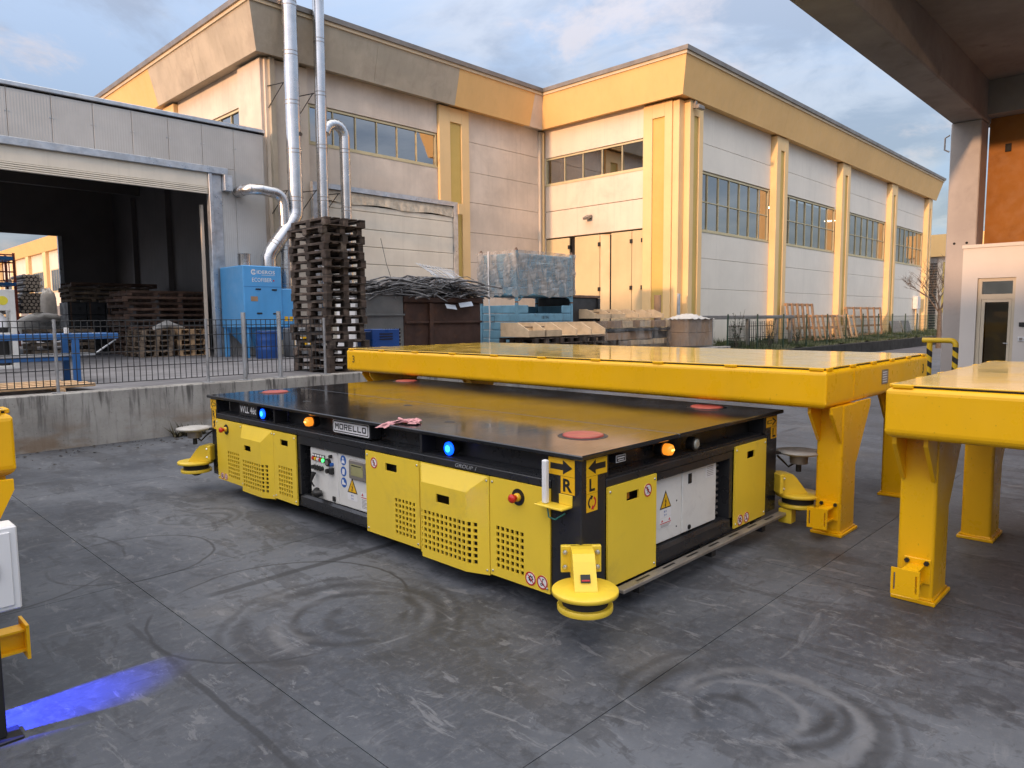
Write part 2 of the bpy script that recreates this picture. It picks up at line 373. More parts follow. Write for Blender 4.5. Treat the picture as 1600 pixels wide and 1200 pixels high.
M_GLASS2 = glass('door_glass', (.82, .80, .72), .8, 1.35, .04)
def corr_mat(name, col, axis, per, rough=.5):
    t = NT(name); p = t.pos(); sep = t.n('ShaderNodeSeparateXYZ'); t.put(sep.inputs[0], p)
    wv = t.math('SINE', t.math('MULTIPLY', sep.outputs[axis], 2*math.pi/per))
    c = t.mix(t.step(t.noise(p, .9, 5, .6), .3, .7), sc3(col, .9), sc3(col, 1.08))
    t.set(Base_Color=c, Roughness=rough, Metallic=.15); t.bump(wv, .12, .008); return t.m
M_SHED = corr_mat('grey_ribbed_sheet', (.50, .495, .475), 0, .055)
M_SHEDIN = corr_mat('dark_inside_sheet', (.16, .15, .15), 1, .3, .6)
M_GALV = mat('galvanised_steel', (.52, .55, .58), .38, .75, var=.15, scale=5)
M_STEEL = mat('bright_flue_steel', (.55, .56, .57), .24, .95, var=.08, scale=3, rvar=.06)
M_SHUT = mat('cream_shutter', (.70, .66, .56), .6, var=.06, scale=1.5, streak=.15)
M_CANVAS = mat('dirty_canvas', (.50, .45, .36), .9, var=.2, scale=6, bump=.6, bscale=9, bdist=.05)
M_YEL = mat('signal_yellow_paint', (.86, .465, .002), .32, var=.035, scale=1.6, rvar=.10, scr=.42, streak=.06, spec=.5, bump=.03, bscale=220, dirt=(.55, .30, .02), dirt_amt=.25, dirt_scale=2.2, dirt_lo=.6)
M_YELTOP = mat('yellow_deck_paint', (.82, .52, .05), .13, var=.05, scale=1.2, rvar=.08, spec=.7, dirt=(.50, .34, .10), dirt_amt=.25, dirt_scale=.9, dirt_lo=.5, bump=.03, bscale=5, bdist=.01, coat=.5)
M_YEL2 = mat('lemon_panel_paint', (.80, .57, .045), .36, var=.03, scale=2, rvar=.05, spec=.5, dirt=(.44, .32, .08), dirt_amt=.3, dirt_scale=3, dirt_lo=.54, scr=.12, streak=.07)
M_BLK = mat('black_chassis_paint', (.018, .019, .022), .33, var=.2, scale=3, dirt=(.06, .06, .06), dirt_amt=.35, dirt_scale=4, dirt_lo=.56)
def deck_mat():
    t = NT('black_deck_plate'); p = t.pos()
    c = t.mix(t.step(t.noise(p, 3, 6, .65), .4, .7), (.013, .014, .017), (.030, .031, .034))
    sp = t.noise(p, 42, 4, .75)
    c = t.mix(t.math('MULTIPLY', t.step(sp, .62, .7), .35), c, (.16, .15, .14))
    s1 = t.noise(t.map(p, (1, 16, 1), rot=(0, 0, .2)), 2.4, 6, .7)
    t.set(Base_Color=c, Roughness=t.math('ADD', t.step(t.noise(p, 1.7, 5, .6), .3, .7, .06, .17), t.math('MULTIPLY', t.step(s1, .5, .75), .12)), Specular_IOR_Level=.9, Metallic=.25)
    t.bump(t.noise(p, 2.2, 3, .5), .06, .01); return t.m
M_DECK = deck_mat()
M_CAB = mat('light_grey_cabinet', (.66, .66, .63), .4, var=.04, scale=3, dirt=(.4, .4, .38), dirt_amt=.3, dirt_scale=5)
M_WHT = mat('white_enamel', (.75, .76, .77), .45, var=.04, scale=2)
M_REDP = mat('red_disc_paint', (.38, .075, .055), .45, var=.15, scale=8, dirt=(.28, .06, .05), dirt_scale=6)
M_RED = mat('red_plastic', (.62, .03, .015), .35)
M_SIGNY = mat('sign_yellow', (.78, .44, .012), .4, var=.04)
M_SIGNK = mat('sign_black', (.012, .012, .012), .5)
M_SIGNW = mat('sign_white', (.74, .74, .74), .5, var=.04)
M_SIGNR = mat('sign_red', (.50, .02, .025), .5)
M_SIGNB = mat('sign_blue', (.015, .10, .38), .5)
M_SCREEN = mat('screen_olive', (.30, .29, .14), .25)
M_BOLT = mat('zinc_bolt', (.6, .6, .58), .3, .9)
M_AMBER = emit('amber_lamp_lit', (1, .28, .02), .6, (.8, .3, .03))
M_AMBERC = emit('amber_filament', (1, .6, .15), 1.6, (.8, .4, .1))
M_BLUEL = emit('blue_lamp_lit', (.0, .06, 1), 2.2, (.02, .1, .5))
M_BLUEC = emit('blue_lamp_core', (.02, .45, 1), 2.0, (.1, .3, .7))
M_LENS = mat('headlamp_lens', (.35, .35, .30), .12, .3)
M_GREYD = mat('grey_sensor_disc', (.42, .41, .38), .45, var=.15, scale=7, dirt=(.2, .19, .17), dirt_scale=6)
M_RAG = mat('pink_rag', (.60, .30, .31), .9, var=.3, scale=30, bump=.5, bscale=60)
M_MBLUE = mat('machine_blue', (.09, .34, .68), .42, var=.05, scale=1.5, streak=.08)
M_DBLUE = mat('drum_blue', (.012, .065, .26), .38, var=.08, scale=4)
M_PALD = mat('dark_weathered_wood', (.062, .045, .036), .9, var=.4, scale=7, bump=.5, bscale=50, perobj=.55, dirt=(.20, .165, .13), dirt_amt=.6, dirt_scale=5)
M_PALM = mat('grey_pallet_wood', (.20, .15, .105), .9, var=.35, scale=6, bump=.4, bscale=50, perobj=.35)
M_PALL = mat('fresh_pallet_wood', (.55, .37, .21), .85, var=.2, scale=6, bump=.25, bscale=40, perobj=.15)
M_PALO = mat('orange_rack_wood', (.38, .23, .125), .85, var=.25, scale=5, perobj=.15)
M_CRATE = mat('plywood_crate', (.62, .47, .30), .8, var=.12, scale=5)
M_RUST = mat('rust_brown_skip', (.052, .025, .017), .7, var=.3, scale=2, streak=.3, dirt=(.12, .05, .02), dirt_amt=.5, dirt_scale=3)
M_SKIPG = mat('grey_perforated_steel', (.17, .18, .18), .5, .4, var=.15, scale=2)
M_STILL = mat('faded_blue_stillage', (.16, .34, .46), .6, var=.15, scale=3, streak=.25, dirt=(.13, .07, .04), dirt_amt=.6, dirt_scale=5, dirt_lo=.58)
M_SCRAP = mat('scrap_wire', (.16, .16, .165), .45, .6, var=.4, scale=9)
M_SCRAPL = mat('scrap_light', (.55, .60, .66), .4, .5)
M_CARD = mat('brown_cardboard', (.33, .21, .125), .85, var=.12, scale=4)
M_GREEN = mat('green_fence_wire', (.015, .045, .028), .5)
M_WIRE = mat('grey_fence_wire', (.035, .037, .04), .55, .3, var=.2, scale=6)
M_POSTG = mat('galvanised_post', (.36, .37, .38), .5, .5, var=.25, scale=8)
M_BARK = mat('grey_bark', (.12, .095, .075), .9, var=.3, scale=14)
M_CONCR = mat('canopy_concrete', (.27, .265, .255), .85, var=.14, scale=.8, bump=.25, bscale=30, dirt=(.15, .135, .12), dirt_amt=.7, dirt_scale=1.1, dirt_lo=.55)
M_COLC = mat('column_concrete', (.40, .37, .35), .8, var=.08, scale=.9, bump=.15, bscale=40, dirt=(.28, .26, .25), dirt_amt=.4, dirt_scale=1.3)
M_ORANGE = mat('orange_wall_paint', (.29, .12, .02), .75, var=.08, scale=.7, dirt=(.17, .065, .012), dirt_amt=.6, dirt_scale=.6)
M_ROOM = mat('room_white_render', (.70, .66, .61), .8, var=.03, scale=.8, bump=.1, bscale=60)
M_RFRAME = mat('cream_door_frame', (.64, .56, .42), .5, var=.05)
M_TARP = mat('white_tarpaulin', (.55, .54, .51), .7, var=.12, scale=5, bump=.5, bscale=7, bdist=.05)
M_PIPE = mat('dark_pipe', (.10, .09, .085), .5, .5, var=.3, scale=5)
M_PIPEE = mat('pipe_end', (.42, .38, .33), .6, .3, var=.2, scale=20)
M_CONVB = mat('conveyor_blue', (.025, .12, .34), .45, var=.1, scale=4)
M_RED_S = mat('rack_red_steel', (.22, .05, .03), .6, var=.2, scale=5)
def film_mat(lo=.30, hi=.82):
    t = NT('stretch_film'); o = t.t.nodes['Material Output']; p = t.pos()
    wr = t.noise(t.map(p, (2.2, 2.2, .7), rot=(.5, .4, .2)), 2.6, 3, .6, 1.0)
    t.set(Base_Color=(.42, .40, .37), Roughness=.22, Specular_IOR_Level=.9); t.bump(wr, .30, .03)
    tr = t.n('ShaderNodeBsdfTransparent'); mx = t.n('ShaderNodeMixShader')
    t.put(mx.inputs[0], t.step(t.noise(t.map(p, (1.6, 1.6, .6), rot=(.5, .3, .4)), 2.0, 4, .6, 1.0), .38, .64, lo, hi))
    t.t.links.new(tr.outputs[0], mx.inputs[1]); t.t.links.new(t.b.outputs[0], mx.inputs[2]); t.t.links.new(mx.outputs[0], o.inputs[0]); return t.m
M_FILM = film_mat()
M_FILM2 = film_mat(.04, .34)
M_GRASS = mat('grass_blade', (.045, .065, .018), .8, var=.4, scale=3)
M_SOIL = mat('bank_soil', (.075, .08, .035), .95, var=.4, scale=3, bump=.6, bscale=20)
M_LAMP = emit('hall_lamp', (1, .78, .5), 10)
# ------------------------------------------------------------------ ground and yard
g = MB(); g.add([(-500, -500, -.008), (500, -500, -.008), (500, 500, -.008), (-500, 500, -.008)], [(0, 1, 2, 3)])
ground = g.build('ground', M_FAR, kind='structure')
PITCH = 3.07; GAP = .0042
slab_me = None
for i in range(-3, 9):
    for j in range(-4, 3):
        x0 = 1.453+PITCH*i; y0 = 1.70+PITCH*j
        if j == 2: yl = 10.55-y0-.004
        else: yl = PITCH
        m = MB(); m.box(0, PITCH-GAP, 0, yl-GAP, -.0075, 0)
        if slab_me is None or j == 2:
            o = m.build('slab', M_GROUND, ground)
            if j != 2: slab_me = o.data
        else: o = link('slab', slab_me, ground)
        o.location = (x0+GAP/2, y0+GAP/2, 0)
YZ = .71
MB().box(-60, 20.75, 10.82, 95, -.4, YZ).build('yard', M_YARD, kind='structure')
rw = thing('retaining_wall', (-10, 10.55, 0), 'low stained concrete retaining wall below the wire mesh fence', 'wall')
for k, (a, b) in enumerate(((-24, -6.01), (-6, 1.19), (1.2, 5.39), (5.4, 12.39), (12.4, 20.75))):
    MB().bb(a, b, 10.55, 10.815, -.3, YZ+.012, .012).build('wall_section', M_RET, rw)
# ------------------------------------------------------------------ main hall
ZB = YZ
FB, FT = 8.70, 9.85
PROF = [(-.25, 8.72), (.28, 8.72), (.30, 8.66), (.36, 8.66), (.38, 8.74), (.64, FT-.10), (.64, FT), (-.25, FT)]
LIPP = [(.60, FT-.09), (.685, FT-.09), (.685, FT+.002), (.60, FT+.002)]
GUTP = [(.30, FT+.004), (.74, FT+.004), (.76, FT+.13), (.70, FT+.14), (.30, FT+.06)]
def run(mb, prof, axis, a, b, ma_, mb2, base):
    """extrude a profile (o outwards, z) along axis; ends mitred by ma_*o, mb2*o"""
    n = len(prof); V = []
    for e, mm in ((a, ma_), (b, mb2)):
        for o, z in prof:
            V.append((e+mm*o, base-o, z) if axis == 'x' else (base-o, e+mm*o, z))
    F = [tuple(range(n)), tuple(range(2*n-1, n-1, -1))]+[(i, n+i, n+(i+1) % n, (i+1) % n) for i in range(n)]
    if axis == 'y': F = [tuple(reversed(f)) for f in F]
    F = [tuple(reversed(f)) for f in F] if a > b else F
    return mb.add(V, F)
hall = thing('factory_hall', (15, 18.5, ZB), 'tall concrete factory hall with bare grey-brown fascia behind the steel flue pipes', 'building')
GX, FY = 9.58, 18.5
def fasc(par, axis, a, b, ma_, mb2, base, m):
    f = run(MB(), PROF, axis, a, b, ma_, mb2, base).build('fascia_panel', m, par)
    return f
fasc(hall, 'x', GX, 12.9, -1, 0, FY, M_FASC_C); fasc(hall, 'x', 12.908, 16.1, 0, 0, FY, M_FASC_C); fasc(hall, 'x', 16.104, 19.75, 0, 0, FY, M_FASC_Y); fasc(hall, 'x', 19.754, 20.8, 0, -1, FY, M_PINKC)
fasc(hall, 'y', FY, 21.7, -1, 0, GX, M_FASC_C); fasc(hall, 'y', 21.708, 24.95, 0, 0, GX, M_FASC_C); fasc(hall, 'y', 24.954, 31, 0, 0, GX, M_FASC_Y)
for P_, m in ((LIPP, M_LIP), (GUTP, M_GUT)):
    run(MB(), P_, 'x', GX, 20.8, -1, -1, FY).build('gutter', m, hall); run(MB(), P_, 'y', FY, 31, -1, 0, GX).build('gutter', m, hall)
def wp(par, axis, a, b, z0, z1, base, m, th=.18, g=.010):      # one wall panel, its joint a recessed groove
    if axis == 'x': return MB().bb(a, b, base, base+th, z0+g, z1, .008).build('wall_panel', m, par)
    return MB().bb(base, base+th, a, b, z0+g, z1, .008).build('wall_panel', m, par)
def window(par, axis, a, b, z0, z1, base, cols, rows, fw=.06, mw=.03, label=None, sill=True, reveal=.06):
    """framed window: frame > pane, mullion"""
    fr = Fr((0, base+reveal, 0), (1, 0, 0), (0, 0, 1)) if axis == 'x' else Fr((base+reveal, 0, 0), (0, -1, 0), (0, 0, 1))
    u0, u1 = (a, b) if axis == 'x' else (-b, -a)
    f = MB(fr); f.box(u0, u1, z0, z0+fw, -.08, .03); f.box(u0, u1, z1-fw, z1, -.08, .03); f.box(u0, u0+fw, z0+fw, z1-fw, -.08, .03); f.box(u1-fw, u1, z0+fw, z1-fw, -.08, .03)
    win = f.build('window', M_FRAME, par)
    iu0, iu1, iz0, iz1 = u0+fw, u1-fw, z0+fw, z1-fw
    for i in range(1, cols):
        u = iu0+(iu1-iu0)*i/cols; MB(fr).box(u-mw/2, u+mw/2, iz0, iz1, -.07, .02).build('mullion', M_FRAME, win)
    zs = [iz0]+[iz0+(iz1-iz0)*r for r in rows]+[iz1]
    for r in zs[1:-1]: MB(fr).box(iu0, iu1, r-mw/2, r+mw/2, -.06, .016).build('transom', M_FRAME, win)
    for i in range(cols):
        for j in range(len(zs)-1):
            ua, ub = iu0+(iu1-iu0)*i/cols+mw/2, iu0+(iu1-iu0)*(i+1)/cols-mw/2
            za, zb = zs[j]+(mw/2 if j else 0), zs[j+1]-(mw/2 if j < len(zs)-2 else 0)
            tl = random.uniform(-.0022, .0022); tv = random.uniform(-.0022, .0022)
            p = MB(fr); p.add([(ua, za, -.02+tl+tv), (ub, za, -.02-tl+tv), (ub, zb, -.02-tl-tv), (ua, zb, -.02+tl-tv)], [(0, 1, 2, 3)]); p.build('pane', M_GLASS, win)
    if sill: MB(fr).box(u0-.03, u1+.03, z0-.045, z0-.004, -.06, .075).build('sill', M_FRAME, win)
    return win
def pilaster(par, axis, a, b, base, out_, z1, m, strip=None):
    """protruding pier with a recessed coloured strip"""
    fr = Fr((0, base, 0), (1, 0, 0), (0, 0, 1)) if axis == 'x' else Fr((base, 0, 0), (0, -1, 0), (0, 0, 1))
    u0, u1 = (a, b) if axis == 'x' else (-b, -a)
    if strip is None: return MB(fr).bb(u0, u1, ZB-.5, z1, -.02, out_, .012).build('pilaster', m, par)
    s0, s1, st = strip if axis == 'x' else (-strip[1], -strip[0], strip[2])
    mb = MB(fr); mb.bb(u0, s0, ZB-.5, z1, -.02, out_, .008); mb.bb(s1, u1, ZB-.5, z1, -.02, out_, .008); mb.box(s0, s1, st, z1-.004, -.02, out_-.002)
    p = mb.build('pilaster', m, par)
    MB(fr).box(s0, s1, ZB-.4, st, -.02, out_-.06).build('inset_strip', M_STRIP, p)
    return p
# front wall (faces -y)
pilaster(hall, 'x', GX+.005, 10.86, FY, .06, 8.66, M_CREAM)
MB().box(GX+.10, GX+.24, FY-.18, FY-.062, ZB, 8.66).build('downpipe', M_FASC_C, hall)
pilaster(hall, 'x', 15.64, 16.97, FY, .10, 8.66, M_PIL_Y, (16.12, 16.62, 8.2))
wp(hall, 'x', 10.87, 15.63, 7.74, 8.72, FY, M_PINKC); wp(hall, 'x', 10.87, 15.63, 5.52, 6.62, FY, M_PINKC)
window(hall, 'x', 10.89, 15.62, 6.66, 7.73, FY, 6, ())
ys = [.3, 1.54, 2.57, 3.60, 4.63, 5.66, 6.69, 7.70, 8.72]
for z0, z1 in zip(ys, ys[1:]): wp(hall, 'x', 16.98, 20.62, z0, z1, FY, M_PINKC)
MB().bb(20.63, 20.79, FY-.09, FY+.1, ZB-.3, 8.66, .01).build('corner_post', M_CREAM, hall)
MB().tube([(20.68, FY-.2, 8.6), (20.68, FY-.2, ZB)], .045, 10).build('downpipe', M_PIL_Y, hall)
# roller door of the hall
FYD = FY-.11
rd = MB(); rd.box(10.8, 16.25, FYD-.16, FYD-.02, 5.40, 5.54); rd.box(10.8, 10.98, FYD-.16, FYD-.02, ZB, 5.40); rd.box(16.08, 16.25, FYD-.16, FYD-.02, ZB, 5.40)
rdo = rd.build('roller_door', M_GALV, hall)
MB().box(16.255, 16.42, FYD-.22, FYD-.105, 5.15, 5.5).build('motor_box', M_PIL_Y, rdo)
zz = ZB
k = 0
while zz < 5.0:
    MB().bb(10.985, 16.075, FYD-.10, FYD-.03, zz+.012, min(zz+.52, 5.05), .012).build('door_slat', M_SHUT, rdo); zz += .52
cv_ = MB(); nn = 60
for i in range(nn):
    xa, xb = 10.99+5.08*i/nn, 10.99+5.08*(i+1)/nn
    def wv(x): return .012*math.sin(x*9)+.008*math.sin(x*23+1)
    cv_.add([(xa, FYD-.14-wv(xa), 5.06+.03*math.sin(xa*3)), (xb, FYD-.14-wv(xb), 5.06+.03*math.sin(xb*3)), (xb, FYD-.10, 5.39), (xa, FYD-.10, 5.39)], [(0, 1, 2, 3)])
cv_.build('canvas_header', M_CANVAS, rdo)
# gable wall (faces -x)
pilaster(hall, 'y', FY+.005, 19.82, GX, .10, 8.66, M_PINKC)
MB().box(GX-.104, GX-.1005, 18.95, 19.45, 6.7, 8.0).build('inset_strip', M_FASC_C, hall) if 0 else None
wp(hall, 'y', 19.83, 24.3, 7.66, 8.72, GX, M_PINKC); window(hall, 'y', 19.85, 24.2, 6.6, 7.65, GX, 6, ()); wp(hall, 'y', 19.83, 24.3, 5.4, 6.55, GX, M_CREAM); wp(hall, 'y', 19.83, 31, ZB-.2, 5.39, GX, M_CREAM)
pilaster(hall, 'y', 24.31, 25.2, GX, .15, 8.66, M_PIL_Y)
wp(hall, 'y', 25.21, 31, 5.4, 8.72, GX, M_CREAM)
MB().box(GX-.2, 34, FY-.2, 45, FT-.02, FT+.02).build('roof', M_ROOF, hall)
MB().box(GX+.35, 33, 30.8, 31, ZB, FT-.05).build('rear_wall', M_INT, hall)
MB().box(GX+.35, 33, 30, 30.1, ZB, 6.2).build('inner_partition', M_INT, hall)
MB().box(GX+.35, 20.6, FY+.3, 30, ZB+.01, ZB+.05).build('hall_floor', M_INT, hall)
# ------------------------------------------------------------------ wing
wing = thing('factory_wing', (35, 15, ZB), 'projecting ochre and white factory wing with sunlit folding doors and tall windows', 'building')
WX, WY = 20.8, 12.56
fasc(wing, 'y', FY, WY, -1, -1, WX, M_FASC_Y)
fx = [20.8, 27.9, 35.0, 42.1, 50.0]
for i in range(4): fasc(wing, 'x', fx[i]+(.004 if i else 0), fx[i+1], -1 if i == 0 else 0, 1 if i == 3 else 0, WY, M_FASC_Y)
for P_, m in ((LIPP, M_LIP), (GUTP, M_GUT)):
    run(MB(), P_, 'y', FY, WY, -1, -1, WX).build('gutter', m, wing); run(MB(), P_, 'x', WX, 50.0, -1, 1, WY).build('gutter', m, wing)
wp(wing, 'y', 13.86, 18.40, 7.66, 8.72, WX, M_CREAM); wp(wing, 'y', 13.86, 18.40, 5.67, 6.62, WX, M_CREAM); wp(wing, 'y', 13.86, 18.40, 4.66, 5.66, WX, M_CREAM)
window(wing, 'y', 13.87, 18.3, 6.66, 7.65, WX, 5, ())
MB().bb(WX, WX+.18, 18.30, 18.49, ZB-.3, 8.66, .01).build('corner_post', M_CREAM, wing)
pilaster(wing, 'y', 12.75, 13.85, WX, .08, 8.66, M_PIL_Y, (13.03, 13.50, 8.2))
MB().bb(WX-.03, 21.095, WY-.05, 12.745, ZB-.3, 8.65, .01).build('corner_post', M_PIL_Y, wing)
PILX = [(21.10, 21.95, (21.36, 21.68, 8.2)), (27.7, 28.75, (28.05, 28.42, 8.15)), (34.76, 35.8, (35.1, 35.47, 8.15)), (42.05, 43.05, (42.38, 42.72, 8.1)), (49.2, 49.98, (49.45, 49.7, 8.1))]
for a, b, s in PILX: pilaster(wing, 'x', a, b, WY, .26, 8.66, M_PIL_Y, s)
for i in range(4):
    a, b = PILX[i][1]+.01, PILX[i+1][0]-.01
    for z0, z1 in ((6.62, 7.53), (7.53, 8.72), (3.66, 4.55), (2.61, 3.66), (1.56, 2.61), (.4, 1.56)): wp(wing, 'x', a, b, z0, z1, WY, M_WHITE)
    window(wing, 'x', a+.02, b-.02, 4.60, 6.60, WY, 7, (.5,), mw=.032)
dl = [(17.14, 18.28, 0), (15.74, 16.88, 0), (14.80, 15.72, .42), (14.36, 15.22, 0), (13.90, 14.34, 0)]
fd = thing('folding_door', (WX, 16, ZB), 'tall sunlit cream folding door of the factory wing, partly folded', 'door')
for a, b, sk in dl:
    fr = Fr((WX+.05, b, 0), Vector((sk, -1, 0)).normalized(), (0, 0, 1)); wd = b-a if not sk else .62
    lf = MB(fr).bb(0, wd, ZB+.05, 4.62, -.03, .03, .008).build('door_leaf', M_DOORY, fd)
    for q in (1.3, 2.6, 4.2): MB(fr).box(wd-.05, wd+.05, q, q+.14, .032, .07).build('hinge', M_SIGNK, lf)
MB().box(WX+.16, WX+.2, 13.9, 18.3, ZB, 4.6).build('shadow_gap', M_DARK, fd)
MB().box(WX-.3, 50.4, WY-.3, 34, FT-.02, FT+.02).build('roof', M_ROOF, wing)
MB().box(WX+7, WX+7.1, WY+.4, 30, ZB, 8.6).build('inner_partition', M_INT, wing); MB().box(WX+.4, 50, 17.8, 17.9, 1.2, 8.4).build('inner_partition', M_INT, wing); MB().box(49.8, 50, WY+.2, 31, ZB, 8.7).build('end_wall', M_CREAM, wing)
for (x, y, z) in ((22.6, 17.2, 6.9), (22.9, 14.6, 7.0), (25.3, 14.6, 6.9), (32.2, 14.4, 6.6), (39, 14.4, 6.6), (12.2, 21.4, 7.2)):
    lp = MB(); lp.lathe(x, y, [(.26, z), (.27, z+.02)], 20); o = lp.build('ceiling_lamp', M_LAMP, wing if x > 20 else hall)
    c = MB(); c.lathe(x, y, [(.28, z+.022), (.12, z+.22), (.03, z+.3), (.012, z+1.2)], 16); c.build('lamp_shade', M_GUT, o)
wl = thing('wall_lamp', (WX, 16.15, 5.26), 'small dark flood lamp on the sunlit wall above the folding door', 'lamp')
MB().box(WX-.03, WX-.002, 16.1, 16.2, 5.2, 5.34).build('bracket', M_SIGNK, wl); MB(Fr((WX-.05, 16.15, 5.3), (0, 1, 0), Vector((-.85, 0, -.4)).normalized())).bb(-.12, .12, -.02, .26, -.04, .05, .01).build('lamp_head', M_GUT, wl)
wl = thing('security_camera', (21.3, WY-.2, 8.4), 'small grey camera under the wing fascia at its sunlit corner', 'camera')
MB().box(21.25, 21.35, WY-.36, WY-.265, 8.4, 8.62).build('bracket', M_GUT, wl); MB().bb(21.22, 21.6, WY-.5, WY-.37, 8.36, 8.5, .02).build('camera_body', M_GUT, wl)
wl = thing('electric_box', (49.9, WY-.4, 1.2), 'small grey box on a pipe at the far end of the white wing wall', 'box')
MB().bb(47.6, 48.25, WY-.28, WY-.01, 2.0, 2.75, .02).build('cabinet', M_CAB, wl); MB().bar((47.9, WY-.12, .6), (47.9, WY-.12, 2.0), .05).build('pipe', M_PIL_Y, wl)
# ------------------------------------------------------------------ grey shed
shed = thing('storage_shed', (4, 18.3, ZB), 'grey ribbed metal storage shed with a wide half-open shutter', 'building')
SY = 18.3
jx = [8.58-.815*i for i in range(0, 17)]
edges = [9.40]+jx
for b, a in zip(edges, edges[1:]):
    z0 = ZB if b > 8.5 else 5.54
    if a < 8.2 < b:
        MB().bb(a+.004, b-.004, SY, SY+.09, 5.54, 6.60, .006).build('wall_panel', M_SHED, shed); continue
    MB().bb(a+.004, b-.004, SY, SY+.09, z0, 6.60, .006).build('wall_panel', M_SHED, shed)
MB().bb(8.21, 8.576, SY, SY+.09, ZB, 5.535, .006).build('wall_panel', M_SHED, shed)
for x in jx: 
    for dx in (-.035, .035): MB(Fr((x+dx, SY, 6.08), (1, 0, 0), (0, 0, 1))).disc(0, 0, .014, 0, .012, 8).build('rivet', M_BOLT, shed)
MB().bb(-5.4, 9.44, SY-.05, SY+.1, 6.605, 6.70, .012).build('roof_edge', M_GALV, shed)
MB().bb(-5, 8.34, SY-.14, SY-.002, 5.36, 5.53, .012).build('shutter_box', M_GALV, shed)
sp = MB(); sp.bb(7.84, 7.93, SY-.12, SY+.06, ZB, 5.355, .008); sp.box(7.94, 8.20, SY-.02, SY+.05, ZB, 5.355); sp.build('door_post', M_GALV, shed)
MB().bb(8.21, 8.42, SY-.2, SY-.005, 4.95, 5.352, .01).build('motor_box', M_GALV, shed)
sh = MB().box(-5, 7.835, SY-.06, SY-.01, 5.02, 5.355).build('shutter', M_SHUT, shed)
for k in range(4): MB().bb(-5, 7.835, SY-.075, SY-.0, 4.84+.045*k, 4.84+.045*k+.034, .008).build('shutter_slat', M_SHUT, sh)
MB().box(7.76, 7.82, SY+.25, SY+.34, ZB, 4.6).build('inner_post', M_PINKC, shed)
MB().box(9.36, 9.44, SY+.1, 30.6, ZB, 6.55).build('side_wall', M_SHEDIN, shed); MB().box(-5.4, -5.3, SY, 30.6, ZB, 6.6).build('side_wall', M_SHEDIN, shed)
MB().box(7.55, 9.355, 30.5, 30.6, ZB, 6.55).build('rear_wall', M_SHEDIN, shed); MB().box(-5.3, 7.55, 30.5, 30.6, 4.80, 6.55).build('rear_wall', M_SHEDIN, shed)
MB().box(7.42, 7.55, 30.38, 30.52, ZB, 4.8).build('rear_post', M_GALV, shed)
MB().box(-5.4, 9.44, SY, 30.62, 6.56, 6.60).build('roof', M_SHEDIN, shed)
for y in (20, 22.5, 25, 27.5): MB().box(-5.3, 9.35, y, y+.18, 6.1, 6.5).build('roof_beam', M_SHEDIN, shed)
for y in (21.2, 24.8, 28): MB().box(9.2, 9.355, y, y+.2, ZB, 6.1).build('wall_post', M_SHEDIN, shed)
# ------------------------------------------------------------------ far halls
fh = thing('distant_hall', (26, 80, ZB), 'far sunlit ochre hall seen through the shed opening', 'building')
FX = 19.4
MB().box(FX, FX+10, 60, 130, ZB, 9.8).build('wall', M_CREAM, fh)
run(MB(), [(0, 8.6), (.3, 8.6), (.7, 9.85), (0, 9.85)], 'y', 60, 130, 0, 0, FX-.005).build('fascia_panel', M_FASC_Y, fh)
for y in range(62, 130, 7):
    MB().box(FX-.3, FX-.005, y, y+1.2, ZB, 8.58).build('pilaster', M_PIL_Y, fh)
    f = MB().box(FX-.06, FX-.008, y+1.9, y+6.3, 4.6, 6.8).build('window', M_FRAME, fh)
    for q in range(5): MB().box(FX-.075, FX-.062, y+2+.85*q, y+2.75+.85*q, 4.7, 6.7).build('pane', M_GLASS, f)
    MB().box(FX-.05, FX-.004, y+2.2, y+6, ZB, 3.2).build('door', M_GUT, fh)
fh = thing('distant_office', (66, 15.6, 0), 'far cream building behind the bare tree at the end of the wing', 'building')
MB().box(60, 75, 9, 21, -.01, 7.0).build('wall', M_CREAM, fh); MB().box(59.7, 75, 8.8, 21.2, 5.9, 7.5).build('fascia_panel', M_FASC_Y, fh)
MB().box(59.93, 59.995, 11.3, 13.9, 1.8, 5.5).build('painted_panel', M_STRIP, fh)
for k in range(26): MB().box(59.85, 59.97, 14.25, 14.9, .6+.19*k, .68+.19*k).build('louvre', M_SIGNK, fh)
MB().box(59.9, 59.96, 14.25, 14.9, 5.05, 5.85).build('window', M_GUT, fh)
# ------------------------------------------------------------------ concrete canopy at the right
can = thing('concrete_canopy', (20, 4.3, 0), 'heavy concrete canopy on a square column over the right side', 'canopy')
BY0, BY1, BZ = 3.93, 4.60, 6.22
pr_ = [(BY0+.02, BZ), (BY1-.02, BZ), (BY1, BZ+.03), (BY1, 7.5), (BY0, 7.5), (BY0, BZ+.03)]
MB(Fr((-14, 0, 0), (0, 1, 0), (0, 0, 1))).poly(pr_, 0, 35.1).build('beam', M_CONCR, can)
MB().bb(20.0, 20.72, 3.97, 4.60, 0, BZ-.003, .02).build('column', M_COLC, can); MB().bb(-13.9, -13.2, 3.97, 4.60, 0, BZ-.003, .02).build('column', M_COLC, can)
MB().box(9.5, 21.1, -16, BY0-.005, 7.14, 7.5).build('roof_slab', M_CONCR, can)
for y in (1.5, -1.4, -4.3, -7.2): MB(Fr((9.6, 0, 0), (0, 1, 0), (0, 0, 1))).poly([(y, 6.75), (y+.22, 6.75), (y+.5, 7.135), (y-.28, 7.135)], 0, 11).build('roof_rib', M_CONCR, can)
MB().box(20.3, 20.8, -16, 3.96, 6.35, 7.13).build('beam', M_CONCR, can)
ow = MB().box(20.735, 21.0, -16, 3.95, 0, 6.34).build('infill_wall', M_ORANGE, can)
